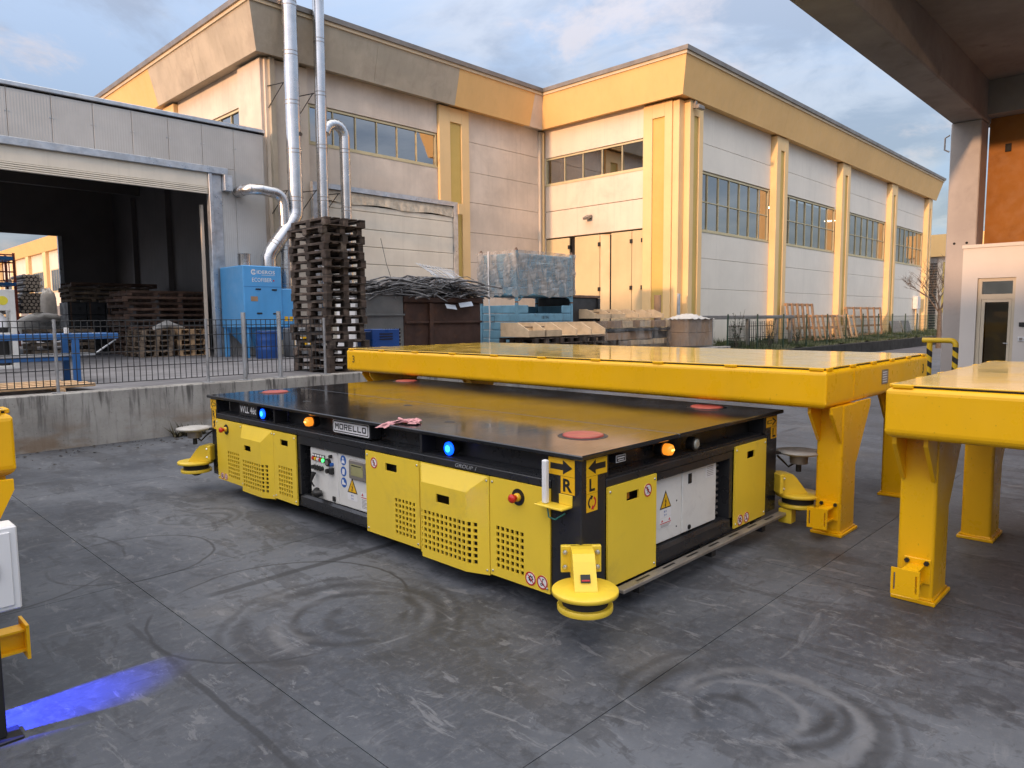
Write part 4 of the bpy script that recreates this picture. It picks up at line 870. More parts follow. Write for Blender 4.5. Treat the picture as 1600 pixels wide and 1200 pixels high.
# ---- antenna post, bumpers, scanners, rail
br = MB(Fr(VL.P(-.22, .575, 0), VL.u, VL.v, VL.w)); br.bb(-.05, .16, -.012, .0, .0, .10, .003); br.bb(.06, .16, .0, .06, 0, .006, .002); b = br.build('antenna_bracket', M_YEL2, veh)
MB(Fr(VL.P(-.22, .577, .055), VL.u, VL.w, VL.v)).bb(-.017, .017, -.017, .017, 0, .255, .006).build('antenna', M_WHT, b)
MB(VL).tube([(-.21, .56, .05), (-.19, .50, .06), (-.15, .49, .05), (-.1, .53, .02)], .005, 6).build('cable', mat('teal_cable', (.02, .16, .14), .5), b)
def bumper(cx, cy, dx, dy, label, scanner):
    n = Vector((dx, dy, 0)).normalized(); t_ = Vector((0, 0, 1)).cross(n)
    # the frame of the corner: d outwards, z up, t sideways
    fr = Fr(VB.P(cx, cy, 0), n*K, (0, 0, K), t_*K)
    c = .20
    top = Fr(fr.P(c, 0, 0), n*K, t_*K, (0, 0, K))
    p = MB(top).lathe(0, 0, [(.174, .158), (.182, .161), (.182, .180), (.178, .184), (.06, .185)], 40).build('bumper_disc', M_YEL2, veh)
    MB(top).lathe(0, 0, [(.125, .10), (.125, .157)], 28).build('scanner_slot', M_RUBBER, p); MB(top).lathe(0, 0, [(.15, .070), (.152, .073), (.152, .098), (.147, .102)], 36).build('lower_ring', M_YEL2, p); MB(top).lathe(0, 0, [(.03, .03), (.09, .069)], 16).build('sensor_foot', M_RUBBER, p)
    hd = MB(fr).poly([(.0, .36), (.075, .36), (.12, .35), (.155, .315), (.255, .186), (.0, .186)], -.062, .062).build('bumper_hood', M_YEL2, veh)
    mp = MB(fr); mp.bb(-.02, .012, .205, .36, -.115, .115, .004); m_ = mp.build('mount_plate', M_YEL2, veh)
    for a in (-.092, .092):
        for z in (.24, .325): MB(Fr(fr.P(.012, z, a), t_*K, (0, 0, K), n*K)).lathe(0, 0, [(.014, 0), (.014, .012), (.007, .014), (.007, .022)], 6, False).build('bolt', M_BOLT, m_)
    sl = Vector((.10, -.129, 0)).normalized()
    f2 = Fr(fr.P(.213, .241, 0), t_*K, (n*sl.x+Vector((0, 0, 1))*sl.y)*-K)
    f2.w = (f2.u.cross(f2.v)).normalized()*K
    if f2.w.dot(n) < 0: f2.w = -f2.w
    q = MB(f2).box(-.026, .026, -.022, .022, .0, .010).build('sensor_window', M_SIGNK, hd); MB(f2).box(-.022, .022, -.016, -.008, .0101, .013).build('red_marker', M_SIGNR, q)
    if scanner:
        s = MB(top).lathe(0, 0, [(.03, .50), (.15, .51), (.178, .525), (.178, .534), (.12, .545)], 36).build('scanner_dish', M_GREYD, veh)
        MB(top).lathe(0, 0, [(.07, .43), (.075, .50)], 20).build('scanner_body', M_GUT, s); MB(top).lathe(0, 0, [(.022, .36), (.022, .43)], 10).build('scanner_stem', M_SIGNK, s); MB(top).tube([(0, 0, .45), (-.08, .02, .4), (-.13, .02, .45), (-.19, 0, .5)], .009, 6).build('cable', M_SIGNK, s); MB(top).box(-.24, -.06, -.03, .03, .515, .535).build('arm', M_SIGNK, s)
bumper(0, 0, -1, -1, '', False); bumper(0, LEN, -.8, 1, '', True); bumper(WID, 0, 1, -.8, '', True)
rl = MB(VR); rl.bb(.30, 2.66, .004, .030, .02, .088, .005); r_ = rl.build('safety_rail', mat('worn_rail_aluminium', (.30, .28, .25), .5, .6, var=.2, scale=6), veh)
for i in range(7): MB(Fr(VR.P(.55+.3*i, .0305, .054), VR.u, -VR.w, VR.v)).box(-.07, .07, -.008, .008, 0, .001).build('rail_slot', M_SIGNK, r_)
MB(VR).bb(2.60, 2.70, -.06, .06, .02, .13, .006).build('rail_end', M_YEL2, veh)
for s in (.5, 1.4, 2.2): MB(VR).box(s-.03, s+.03, -.04, .018, -.02, .08).build('rail_bracket', M_SIGNK, veh)
# ---- red lift pads and slots on the deck
for (x, y) in ((.52, .40), (2.36, .52), (.56, 4.62), (2.30, 4.60)):
    a = MB(VB).lathe(x, y, [(.165, .8795), (.165, .8812)], 32, False).build('pad_socket', M_SIGNK, veh); MB(VB).lathe(x+.01, y+.005, [(.135, .8812), (.135, .888), (.125, .892)], 32).build('lift_pad', M_REDP, a)
for (x, y) in ((.37, 1.54), (.22, 1.80), (.36, 3.58), (.8, 2.6)): MB(VB).poly([(x+.05*math.cos(R(t))*(1 if 90 < t < 270 else .4), y+.05*math.sin(R(t))) for t in range(0, 360, 20)], .8795, .8808).build('deck_slot', M_SIGNK, veh)
# ---- rag left on the edge of the deck
rg = MB(VB); n, mm = 30, 16
V = []; F = []
rnd = random.Random(3)
for i in range(n+1):
    for j in range(mm):
        s, q = i/n, j/(mm-1)
        fold = .5*math.sin(s*11+q*5)+.35*math.sin(s*19-q*13+1)+.25*math.sin(q*23+s*4)
        edge = min(1, 6*min(s, 1-s, q, 1-q)+.25)
        x = .04+.15*q+.03*math.sin(s*6)+.015*math.sin(s*21+q*6); y = 1.64+.23*s-.05*math.sin(q*4)+.012*math.sin(q*25+s*9); z = .8835+.030*edge*(.55+.45*fold)+.003*rnd.random()
        if q < .30 and .55 < s < .95: x -= .10*(.30-q)/.30; z -= .14*(.30-q)*(1-abs(s-.75)/.2) if x > -.035 else .10*(.3-q)
        V.append((x, y, z))
for i in range(n):
    for j in range(mm-1): F.append((i*mm+j, i*mm+j+1, (i+1)*mm+j+1, (i+1)*mm+j))
rg.add(V, F, True); rg.build('rag', M_RAG, **tagd('crumpled pink and white rag on the edge of the black deck', 'rag'))
# ------------------------------------------------------------------ yellow load tables
TZ0, TZ1 = .985, 1.262
def deckbox(x0, x1, y0, y1):
    bm = bmesh.new(); bmesh.ops.create_cube(bm, size=1)
    for v in bm.verts: v.co = (x0+(v.co.x+.5)*(x1-x0), y0+(v.co.y+.5)*(y1-y0), TZ0+(v.co.z+.5)*(TZ1-TZ0))
    ev = [e for e in bm.edges if abs(e.verts[0].co.z-e.verts[1].co.z) < .01]
    bmesh.ops.bevel(bm, geom=[e for e in ev if e.verts[0].co.z > 1.1], offset=.035, segments=4, affect='EDGES', profile=.5)
    ev = [e for e in bm.edges if e.verts[0].co.z < TZ0+.001 and e.verts[1].co.z < TZ0+.001]
    bmesh.ops.bevel(bm, geom=ev, offset=.05, segments=5, affect='EDGES', profile=.5)
    vv = [e for e in bm.edges if abs(e.verts[0].co.z-e.verts[1].co.z) > .1]
    bmesh.ops.bevel(bm, geom=vv, offset=.012, segments=2, affect='EDGES', profile=.5)
    me = bpy.data.meshes.new('deck_frame'); bm.to_mesh(me); bm.free(); me.materials.append(M_YEL)
    return me
def table(x0, y0, length, width, legs_x, leg_y, label, mir=False, number=None, plate_tag=False):
    x1, y1 = x0+width, y0+length
    t = thing('load_table', ((x0+x1)/2, (y0+y1)/2, 0), label, 'load table', 'yellow steel load tables')
    d = link('deck_frame', deckbox(x0, x1, y0, y1), t)
    e = .022
    zt = TZ1+.009
    tp = MB().bb(x0+e, x1-e, y0+e, y1-e, zt, zt+.008, .002).build('top_plate', M_YELTOP, t)
    MB().box(x0+e+.004, x1-e-.004, y0+e+.004, y1-e-.004, TZ1+.0005, zt-.0005).build('gap_shadow', M_DARK, tp)
    n = int(length/.62); wt = 0
    for i in range(n+1):
        y = y0+.08+(length-.16)*i/n
        for x in (x0+e-.004, x1-e+.004): MB().bb(x-.012, x+.012, y-.05, y+.05, TZ1-.004, zt+.0085, .004).build('weld_tab', M_YEL, t)
    n = int(width/.5)
    for i in range(n+1):
        x = x0+.09+(width-.18)*i/n
        for y in (y0+e-.004, y1-e+.004): MB().bb(x-.05, x+.05, y-.012, y+.012, TZ1-.004, zt+.0085, .004).build('weld_tab', M_YEL, t)
    for (lx) in legs_x:
        for ly in leg_y:
            a, b, c, f = lx, lx+.31, ly, ly+.19
            bm = bmesh.new(); bmesh.ops.create_cube(bm, size=1)
            for v in bm.verts: v.co = (a+(v.co.x+.5)*.31, c+(v.co.y+.5)*.19, .025+(v.co.z+.5)*(TZ0-.025))
            bmesh.ops.bevel(bm, geom=[q for q in bm.edges if abs(q.verts[0].co.z-q.verts[1].co.z) > .3], offset=.022, segments=4, affect='EDGES', profile=.5)
            me = bpy.data.meshes.new('leg'); bm.to_mesh(me); bm.free(); me.materials.append(M_YEL)
            lg = link('leg', me, t)
            MB().bb(a-.02, b+.02, c-.02, f+.02, 0, .024, .004).build('foot_plate', M_YEL, lg)
            MB().tube([(a, c, .028), (b, c, .028), (b, f, .028), (a, f, .028), (a, c, .028)], .010, 6).build('weld_bead', M_YEL, lg)
            for yy in (c+.017, f-.017):
                MB().tube([(a-.004, yy, TZ0-.27), (a-.004, yy, TZ0-.02)], .012, 6).build('weld_bead', M_YEL, lg); MB().tube([(b+.004, yy, TZ0-.46), (b+.004, yy, TZ0-.02)], .012, 6).build('weld_bead', M_YEL, lg)
            for yy in (c+.006, f-.028):
                fr = Fr((0, yy+.022, 0), (1, 0, 0), (0, 0, 1))
                MB(fr).poly([(a, TZ0+.004), (max(x0+.03, a-.20), TZ0+.004), (max(x0+.03, a-.20), TZ0-.045), (a-.012, TZ0-.27), (a, TZ0-.27)], 0, .022).build('gusset', M_YEL, lg)
                MB(fr).poly([(b, TZ0+.004), (min(b+.30, x1-.03), TZ0+.004), (min(b+.30, x1-.03), TZ0-.04), (b+.014, TZ0-.46), (b, TZ0-.46)], 0, .022).build('gusset', M_YEL, lg)
            front = (lx == (legs_x[-1] if mir else legs_x[0]))
            if front and ly == leg_y[0]:
                s = 1 if mir else -1; xs = b if mir else a
                zc = .27 if mir else .18
                MB().bb(xs, xs+s*.012, c+.01, c+.15, zc-.06, zc+.085, .004).build('mount_plate', M_YEL, lg)
                st = MB(); st.box(xs+s*.012, xs+s*.225, c+.04, c+.12, zc-.05, zc-.04); st.box(xs+s*.012, xs+s*.225, c+.04, c+.12, zc+.04, zc+.05); st.box(xs+s*.012, xs+s*.225, c+.075, c+.085, zc-.04, zc+.04); st.build('bumper_stub', M_YEL, lg)
                pf = Fr((xs+s*.225, c+.08, zc), (0, -1, 0), (0, 0, 1), (s, 0, 0)); pp = MB(pf).plate(-.072, .072, -.075, .075, .012, .012, [(-.060, -.050, -.05, .05), (.050, .060, -.05, .05)]).build('bumper_plate', M_YEL, lg)
                q = Fr((xs+s*.015, c+.13, zc+.065), (0, -1, 0), (0, 0, 1), (s, 0, 0)); MB(q).lathe(0, 0, [(.014, 0), (.014, .014)], 6, False).build('bolt', M_SIGNK, lg)
                q = Fr((xs+s*.015, c+.03, zc+.065), (0, -1, 0), (0, 0, 1), (s, 0, 0)); MB(q).lathe(0, 0, [(.014, 0), (.014, .014)], 6, False).build('bolt', M_SIGNK, lg)
    if number:
        tx = MB(Fr((x0-.0015, 0, 0), (0, -1, 0), (0, 0, 1))); text(tx, number, -(y1-.13), 1.10, .09, 0, .0012, .01); tx.build('number_lettering', M_SIGNK, d)
        tx = MB(Fr((0, y0-.0015, 0), (1, 0, 0), (0, 0, 1))); text(tx, number, x1-.18, 1.10, .09, 0, .0012, .01); tx.build('number_lettering', M_SIGNK, d)
        for (x, y) in ((x0+.014, y0-.001),): pass
    if plate_tag:
        mp = MB().bb(x0+1.2, x0+1.36, y0-.004, y0-.0005, 1.08, 1.2, .001).build('data_plate', M_GUT, d); q = MB()
        for i in range(5): q.box(x0+1.215, x0+1.33, y0-.005, y0-.0042, 1.095+.02*i, 1.103+.02*i)
        q.build('plate_text', M_SIGNW, mp)
        MB().box(x0+.55, x0+.556, y0-.003, y0+.001, TZ0+.05, TZ1-.03).build('weld_seam', M_YEL, d)
    return t
table(5.11, 1.87, 6.06, 2.56, (5.405, 6.97), (1.85, 7.55), 'long yellow load table standing astride the end of the black transporter', number='3', plate_tag=True)
table(4.16, -4.85, 6.06, 2.60, (4.455, 6.01), (1.01, -4.6), 'yellow load table at the right edge, nearest the camera')
table(-1.92, 3.65, 6.06, 2.60, (-1.66, .12), (3.56, 9.2), 'yellow load table cut off by the left edge', mir=True)
# ------------------------------------------------------------------ cabinet and blue floor lamp at the left edge
c_ = thing('electric_cabinet', (.3, 3.5, 0), 'white cabinet on a black post at the left edge above the blue floor light', 'cabinet')
MB().bb(-.15, .600, 3.30, 3.42, .52, .855, .006).build('cabinet_box', M_WHT, c_); MB().bb(.47, .52, 3.305, 3.35, .012, .519, .004).build('post', M_SIGNK, c_); MB().bb(.42, .57, 3.27, 3.385, 0, .012, .003).build('foot_plate', M_SIGNK, c_)
MB().bb(-.10, -.05, 3.305, 3.35, .012, .519, .004).build('post', M_SIGNK, c_); MB().bb(-.15, .0, 3.27, 3.385, 0, .012, .003).build('foot_plate', M_SIGNK, c_); cd_ = MB().bb(-.13, .575, 3.292, 3.2995, .54, .835, .003).build('cabinet_door', M_WHT, c_); MB().bb(.50, .53, 3.28, 3.2915, .66, .72, .003).build('latch', M_SIGNK, cd_)
bl = thing('blue_floor_lamp', (-.35, 3.45, .5), 'blue warning lamp just outside the left edge, throwing a blue beam on the floor', 'lamp')
lf_ = Fr((-.35, 3.56, .62), (0, 1, 0), Vector((.55, 0, .83)).normalized()); MB(lf_).lathe(0, 0, [(.05, -.07), (.06, 0)], 20).build('housing', M_SIGNK, bl); MB(lf_).lathe(0, 0, [(.05, .001), (.03, .012)], 20).build('lens', M_BLUEL, bl)
MB().bb(-.42, -.38, 3.54, 3.58, 0, .58, .004).build('stand', M_SIGNK, bl)
ld = bpy.data.lights.new('blue_beam', 'SPOT'); lo = bpy.data.objects.new('blue_beam', ld); COL.objects.link(lo); lo.parent = bl; lo.matrix_parent_inverse = Matrix.Translation(-Vector(bl.location))
lo.location = (-.29, 3.54, .60); ld.color = (.03, .06, 1); ld.energy = 1050; ld.spot_size = R(30); ld.spot_blend = .8; ld.shadow_soft_size = .02
lo.rotation_euler = (Vector((.56, 3.51, 0))-Vector(lo.location)).to_track_quat('-Z', 'Y').to_euler()
# ------------------------------------------------------------------ mesh fence on the retaining wall
fe = thing('mesh_fence', (2, 10.68, YZ), 'low grey wire mesh fence standing on the retaining wall', 'fence')
PX = [-3.3, -1.35, .55, 2.50, 4.46, 6.45]
for x in PX: 
    p = MB().bar((x, 10.68, YZ+.015), (x, 10.68, 1.68), .021).build('post', M_POSTG, fe); MB().bb(x-.07, x+.07, 10.61, 10.75, YZ+.012, YZ+.022, .003).build('foot_plate', M_POSTG, p)
for x, h in ((5.03, 1.77), (5.62, 1.79)):
    p = MB().bar((x, 10.66, YZ+.015), (x, 10.66, h), .034).build('post', M_GALV, fe); MB().bb(x-.08, x+.08, 10.6, 10.75, YZ+.012, YZ+.022, .003).build('foot_plate', M_POSTG, p)
for a, b in zip(PX, PX[1:]):
    m = MB(); n = 25
    for i in range(1, n): x = a+(b-a)*i/n; m.tube([(x, 10.70, YZ+.10), (x, 10.70, 1.665)], .0062, 5)
    for z in (.81, 1.02, 1.23, 1.44, 1.58, 1.66): m.tube([(a+.02, 10.707, z), (b-.02, 10.707, z)], .006, 5)
    m.build('mesh_panel', M_WIRE, fe, kind='stuff')
# ------------------------------------------------------------------ planks and roller table behind the fence
for i in range(6):
    y = 10.95+.145*i; e = 3.0+.18*random.random()-.05*i
    MB().bb(-1.2, e, y, y+.125, YZ+.05, YZ+.095+.012*(i % 2), .004).build('timber_plank', M_PALL, **tagd('pale timber plank lying behind the mesh fence, %s counted from the fence' % ('first', 'second', 'third', 'fourth', 'fifth', 'sixth')[i], 'plank', 'timber planks behind the fence'))
for i, x in enumerate((.2, 1.4, 2.55)): MB().bb(x, x+.09, 10.9, 11.85, YZ, YZ+.048, .004).build('timber_bearer', M_PALL, **tagd('short timber bearer under the pale planks, %s from the left' % ('first', 'second', 'third')[i], 'bearer', 'bearers under the planks'))
rt = thing('roller_table', (2, 12.5, YZ), 'blue steel roller table standing behind the mesh fence', 'roller table')
for y in (12.3, 12.85): MB().bb(-1.0, 3.75, y, y+.06, 1.38, 1.47, .008).build('side_beam', M_CONVB, rt)
for i in range(16): MB().bar((-.8+.29*i, 12.36, 1.44), (-.8+.29*i, 12.85, 1.44), .035).build('roller', M_GALV, rt)
for x in (.2, 3.1):
    for y in (12.3, 12.86):
        l_ = MB().bb(x, x+.1, y, y+.06, YZ+.012, 1.378, .006).build('leg', M_CONVB, rt); MB().bb(x-.06, x+.16, y-.05, y+.11, YZ, YZ+.011, .003).build('foot_plate', M_SIGNK, l_)
MB().bb(-1.0, 3.09, 12.42, 12.80, 1.06, 1.12, .006).build('lower_beam', M_CONVB, rt); MB().bb(-1.0, 3.45, 12.40, 12.82, 1.125, 1.16, .004).build('lower_shelf', M_GALV, rt)
MB().bar((3.45, 12.4, 1.16), (3.72, 12.33, 1.37), .014).build('brace', M_GALV, rt); MB().bb(3.0, 3.06, 12.26, 12.3, 1.47, 1.56, .006).build('stop', M_WHT, rt)
# gas cylinders in a rack
ra = thing('cylinder_rack', (3.1, 17.3, YZ), 'pale grey steel rack for gas cylinders at the left edge', 'rack')
for x in (2.35, 3.28): MB().bb(x, x+.09, 17.15, 17.6, YZ, 2.3, .006).build('upright', M_CAB, ra)
MB().bb(2.44, 3.28, 17.15, 17.2, 1.88, 2.3, .006).build('header', M_CAB, ra); MB().bb(2.44, 3.28, 17.15, 17.55, 1.36, 1.44, .006).build('shelf', M_CAB, ra); MB().bb(2.44, 3.28, 17.15, 17.6, YZ, .78, .006).build('base', M_CAB, ra)
MB(Fr((3.16, 17.149, 2.08), (1, 0, 0), (0, 0, 1))).disc(0, 0, .09, 0, .002).build('hazard_sticker', mat('lemon_sticker', (.75, .65, .05), .5), ra)
for i, x in enumerate((2.62, 2.88, 3.14)):
    c = MB().lathe(x, 17.36, [(.11, YZ+.075), (.115, YZ+.1), (.115, 1.55)], 18).build('gas_cylinder', M_SIGNK, **tagd('black gas cylinder with pale shoulder in the grey rack, %s from the left' % ('first', 'second', 'third')[i], 'gas cylinder', 'cylinders in the rack'))
    MB().lathe(x, 17.36, [(.115, 1.551), (.11, 1.72), (.06, 1.80), (.03, 1.84)], 18).build('shoulder', M_WHT, c)
# ------------------------------------------------------------------ pallets
def pallet_mesh(seed, h=.1415, sx=.8, sy=1.2):
    """the pieces of one pallet: list of (name, mesh)"""
    out_ = []
    r = random.Random(seed)
    for i, y in enumerate((0, sy/2-.05, sy-.10)):                # runner boards
        out_.append(('bottom_board', MB().bb(0+.0*i, sx, y, y+.1, 0, .02, .003)))
    for x in (0, sx/2-.05, sx-.1):
        for y in (0, sy/2-.07, sy-.14): out_.append(('block', MB().bb(x, x+.1, y, y+.14, .0205, h-.044, .004)))
    for x in (0, sx/2-.05, sx-.1): out_.append(('stringer_board', MB().bb(x, x+.1, 0, sy, h-.0435, h-.022, .003)))
    for i in range(5): x = (sx-.12)*i/4; out_.append(('deck_board', MB().bb(x, x+.12, 0, sy, h-.0215, h-.001, .003)))
    return out_
PM = [(n, m.build(n, M_PALD)) for n, m in pallet_mesh(1)]
PMe = [(n, o.data) for n, o in PM]
for n, o in PM: bpy.data.objects.remove(o)
def pallet(loc, rot, label, group, m=None):
    t = thing('pallet', loc, label, 'pallet', group); t.rotation_euler = (0, 0, rot)
    for n, me in PMe:
        o = bpy.data.objects.new(n, me); COL.objects.link(o); o.parent = t
        if m is not None: o.material_slots[0].link = 'OBJECT'; o.material_slots[0].material = m
    return t
NP = 19
rp = random.Random(11)
for i in range(NP):
    k = NP-1-i
    pallet((6.60+rp.uniform(-.03, .03)+.002*k, 10.83+rp.uniform(-.035, .035), YZ+.002+.1418*i), rp.uniform(-.022, .022), 'dark weathered wooden pallet, %s %sin the tall stack by the fence' % (ORD[k], '' if k == 0 else 'from the top '), 'tall pallet stack by the fence')
def slats(name, x0, x1, y0, y1, z0, h, m, label, cat, group, nx=4):
    """flat steel or timber frame: long runners on cross pieces, one mesh per piece"""
    t = thing(name, ((x0+x1)/2, (y0+y1)/2, z0), label, cat, group)
    for i in range(3): y = y0+(y1-y0-.1)*i/2; MB().bb(x0, x1, y, y+.1, z0+h*.55, z0+h-.004, .004).build('runner', m, t)
    for i in range(nx): x = x0+(x1-x0-.12)*i/(nx-1); MB().bb(x, x+.12, y0, y1, z0, z0+h*.55-.002, .004).build('cross_piece', m, t)
    return t
M_RUSTP = mat('rusty_frame_steel', (.14, .085, .06), .8, var=.35, scale=5, perobj=.35)
M_DSTEEL = mat('dark_steel_box', (.055, .058, .062), .5, .4, var=.25, scale=3)
n6 = ('lowest', 'second', 'third', 'fourth', 'fifth', 'sixth', 'seventh', 'eighth', 'ninth', 'tenth', 'eleventh', 'twelfth')
for j in range(4):
    for i in range(3):
        bx = thing('steel_box', (6.5+.52*i, 25.3, YZ), 'dark steel box inside the shed, %s row up, %s from the left' % (n6[j], ('first', 'second', 'third')[i]), 'box', 'steel boxes stacked in the shed')
        x = 6.25+.53*i; z = YZ+.385*j
        MB().bb(x, x+.51, 25, 25.9, z, z+.375, .01).build('box_body', M_DSTEEL, bx); MB().box(x+.06, x+.1, 24.97, 24.998, z, z+.375).build('corner_rib', M_RUSTP, bx); MB().box(x+.28, x+.36, 24.975, 24.997, z+.14, z+.24).build('lifting_eye', M_SIGNK, bx)
for i in range(4): slats('long_pallet', 6.35-.03*i+.1*(i == 3), 8.1+.25*i, 24.9, 26.1, 2.27+.15*i, .14, M_PALM if i < 3 else M_RUSTP, 'pale edged frame on top of the steel boxes in the shed, %s of four' % n6[i], 'frame', 'frames on the steel boxes')
for i in range(11): slats('steel_pallet', 6.75+.07*math.sin(i*2), 9.0, 21.4, 22.9, YZ+.165*i, .15, M_RUSTP, 'rusty flat frame in the right stack inside the shed, %s of eleven' % n6[i], 'frame', 'rusty frames in the shed')
for i in range(5):
    pallet((6.45+.02*i, 19.55, YZ+.1425*i), .04*math.sin(i*3), 'light wooden pallet just inside the shed door, %s from the floor' % n6[i], 'light pallets in the shed door', M_PALM)
    pallet((7.45+.02*math.cos(i*2), 19.65, YZ+.1425*i), .03*math.sin(i*2), 'light wooden pallet beside the shed door post, %s from the floor' % n6[i], 'light pallets by the door post', M_PALM if i % 2 else M_PALL)
for i in range(4): slats('long_pallet', 4.7, 6.2, 22.4, 23.4, YZ+.19*i, .17, M_PALM, 'grey frame low in the middle of the shed, %s of four' % n6[i], 'frame', 'low grey frames in the shed')
MB().tube([(6.9, 19.8, 1.46), (7.3, 20.0, 1.56), (7.8, 20.1, 1.45)], [.05, .12, .03], 8).build('plastic_bag', M_TARP, **tagd('crumpled white plastic sheet on the light pallets in the shed', 'plastic'))
# things beyond the rear opening of the shed
def pipes(name, x0, z0, nx, nz, y0, y1, r, label):
    t = thing(name, (x0, y0, z0), label, 'pipe bundle', 'pipe bundles behind the shed')
    for j in range(nz):
        for i in range(nx):
            x, z = x0+2.05*r*(i+.5*(j % 2)), z0+1.8*r*j
            p = MB(); p.tube([(x, y0, z), (x, y1, z)], r, 9); o = p.build('pipe', M_PIPE, t); MB(Fr((x, y0-.002, z), (1, 0, 0), (0, 0, 1))).disc(0, 0, r*.86, -.001, .001, 9).build('pipe_end', M_PIPEE, o)
pipes('pipe_bundle', 6.72, 1.0, 5, 7, 34.0, 36, .075, 'bundle of dark pipes behind the shed, under the smaller bundles'); pipes('pipe_bundle', 6.95, 2.08, 5, 6, 34.1, 36, .075, 'middle bundle of dark pipes in the stack behind the shed'); pipes('pipe_bundle', 7.05, 2.95, 4, 5, 34.0, 36, .075, 'topmost bundle of dark pipes behind the shed'); pipes('pipe_bundle', 6.1, 2.05, 4, 5, 33.6, 36, .08, 'left bundle of dark pipes behind the shed below the red rack')
MB().box(5.5, 8.2, 33.9, 36, YZ, .92).build('timber_base', M_PALM, **tagd('timber base under the pipe bundles behind the shed', 'base')) if 0 else None
pk = thing('pipe_rack', (6.2, 33, YZ), 'red steel pipe rack behind the shed at the left edge', 'rack')
for x in (5.6, 6.5):
    for y in (33, 34.4): MB().box(x, x+.08, y, y+.08, YZ, 4.3).build('upright', M_RED_S, pk)
for z in (3.2, 3.55, 3.9, 4.2): MB().box(5.68, 6.5, 33, 33.06, z, z+.05).build('rail', M_RED_S, pk)
for x in (5.75, 5.95, 6.15, 6.35): MB().box(x, x+.03, 32.97, 32.995, 3.2, 4.0).build('bar', M_RED_S, pk)
MB().box(5.2, 6.55, 32.9, 34.5, 3.05, 3.17).build('shelf', M_CONVB, pk); MB().box(5.2, 6.5, 32.9, 34.5, 4.02, 4.16).build('top_shelf', M_CONVB, pk)
def blob(name, cx, cy, cz, rx, ry, rz, m, seed, label, cat, power=1.0, sag=.3, n=18, k=10):
    r = random.Random(seed); V = []; F = []
    for i in range(k+1):
        ph = math.pi*(i/k-.5)
        for j in range(n):
            th = 2*math.pi*j/n; d = 1+sag*(.5*math.sin(3*th+seed)+.4*math.sin(5*th+2*ph+seed*2)+.35*r.uniform(-1, 1))*math.cos(ph)*.5
            V.append((cx+rx*d*math.cos(ph)*math.cos(th), cy+ry*d*math.cos(ph)*math.sin(th), cz+rz*math.copysign(abs(math.sin(ph))**power, math.sin(ph))*(1+.12*r.uniform(-1, 1))))
    for i in range(k):
        for j in range(n): F.append((i*n+j, i*n+(j+1) % n, (i+1)*n+(j+1) % n, (i+1)*n+j))
    return MB().add(V, F, True).build(name, m, **tagd(label, cat))
blob('tarpaulin_heap', 6.75, 30.1, 1.45, .75, .6, .5, M_TARP, 5, 'white tarpaulin heaped over timber in the rear opening of the shed', 'tarpaulin', .6)
blob('wrapped_bundle', 7.62, 33.2, 2.1, .28, .3, .85, M_TARP, 9, 'upright bundle wrapped in pale plastic behind the shed', 'bundle', .5)
# ------------------------------------------------------------------ blue filter machine, drum, canister
fm = thing('dust_filter', (8.8, 17.6, YZ), 'blue dust filter machine against the grey shed wall', 'machine')
FM = Fr((0, 16.95, 0), (1, 0, 0), (0, 0, 1))
MB().bb(8.04, 9.06, 16.95, 18.25, 1.46, 3.0, .02).build('filter_housing', M_MBLUE, fm); MB().bb(9.065, 9.5, 17.0, 18.25, 1.46, 2.45, .02).build('fan_housing', M_MBLUE, fm)
hp = MB(); hp.add([(8.1, 17.0, 1.455), (9.4, 17.0, 1.455), (9.4, 18.2, 1.455), (8.1, 18.2, 1.455), (8.45, 17.3, .95), (9.0, 17.3, .95), (9.0, 17.9, .95), (8.45, 17.9, .95)], [(0, 1, 5, 4), (1, 2, 6, 5), (2, 3, 7, 6), (3, 0, 4, 7), (4, 5, 6, 7), (3, 2, 1, 0)]); hp.build('hopper', M_MBLUE, fm)
for x in (8.06, 9.32):
    for y in (16.98, 18.1): MB().bb(x, x+.1, y, y+.1, YZ, 1.455, .006).build('leg', M_MBLUE, fm)
for (u, v) in ((8.42, 2.42), (8.85, 2.41), (8.43, 1.82), (8.86, 1.81)): MB(FM).bb(u-.07, u+.07, v-.02, v+.02, 0, .012, .005).build('handle', M_SIGNK, fm)
MB(FM).box(8.045, 9.055, 2.48, 2.487, 0, .004).build('door_seam', M_CONVB, fm); MB(FM).box(8.22, 8.40, 2.12, 2.24, 0, .003).build('type_plate', M_CARD, fm)
for u in (9.13, 9.27): MB(Fr((0, 17.0, 0), (1, 0, 0), (0, 0, 1))).box(u, u+.1, 1.62, 1.74, 0, .003).build('yellow_label', M_SIGNY, fm)
tx = MB(FM); text(tx, 'IDEROS', 8.40, 2.80, .085, 0, .002, .012, .48, 1.05); tx.ring(8.315, 2.842, .045, .068, 0, .002, 20, 40, 330); tx.poly([(8.29, 2.86), (8.36, 2.86), (8.36, 2.875), (8.29, 2.875)], 0, .002); tx.poly([(8.29, 2.825), (8.36, 2.825), (8.36, 2.81), (8.29, 2.81)], 0, .002); tx.box(8.52, 8.88, 2.765, 2.772, 0, .002); tx.build('lettering', M_SIGNW, fm)
tx = MB(FM); text(tx, 'ECOFIBER', 8.27, 2.60, .10, 0, .002, .004, .52, 1.1); tx.build('lettering', M_SIGNW, fm); MB(FM).disc(8.84, 2.64, .022, 0, .002, 12).build('red_dot', M_SIGNR, fm)
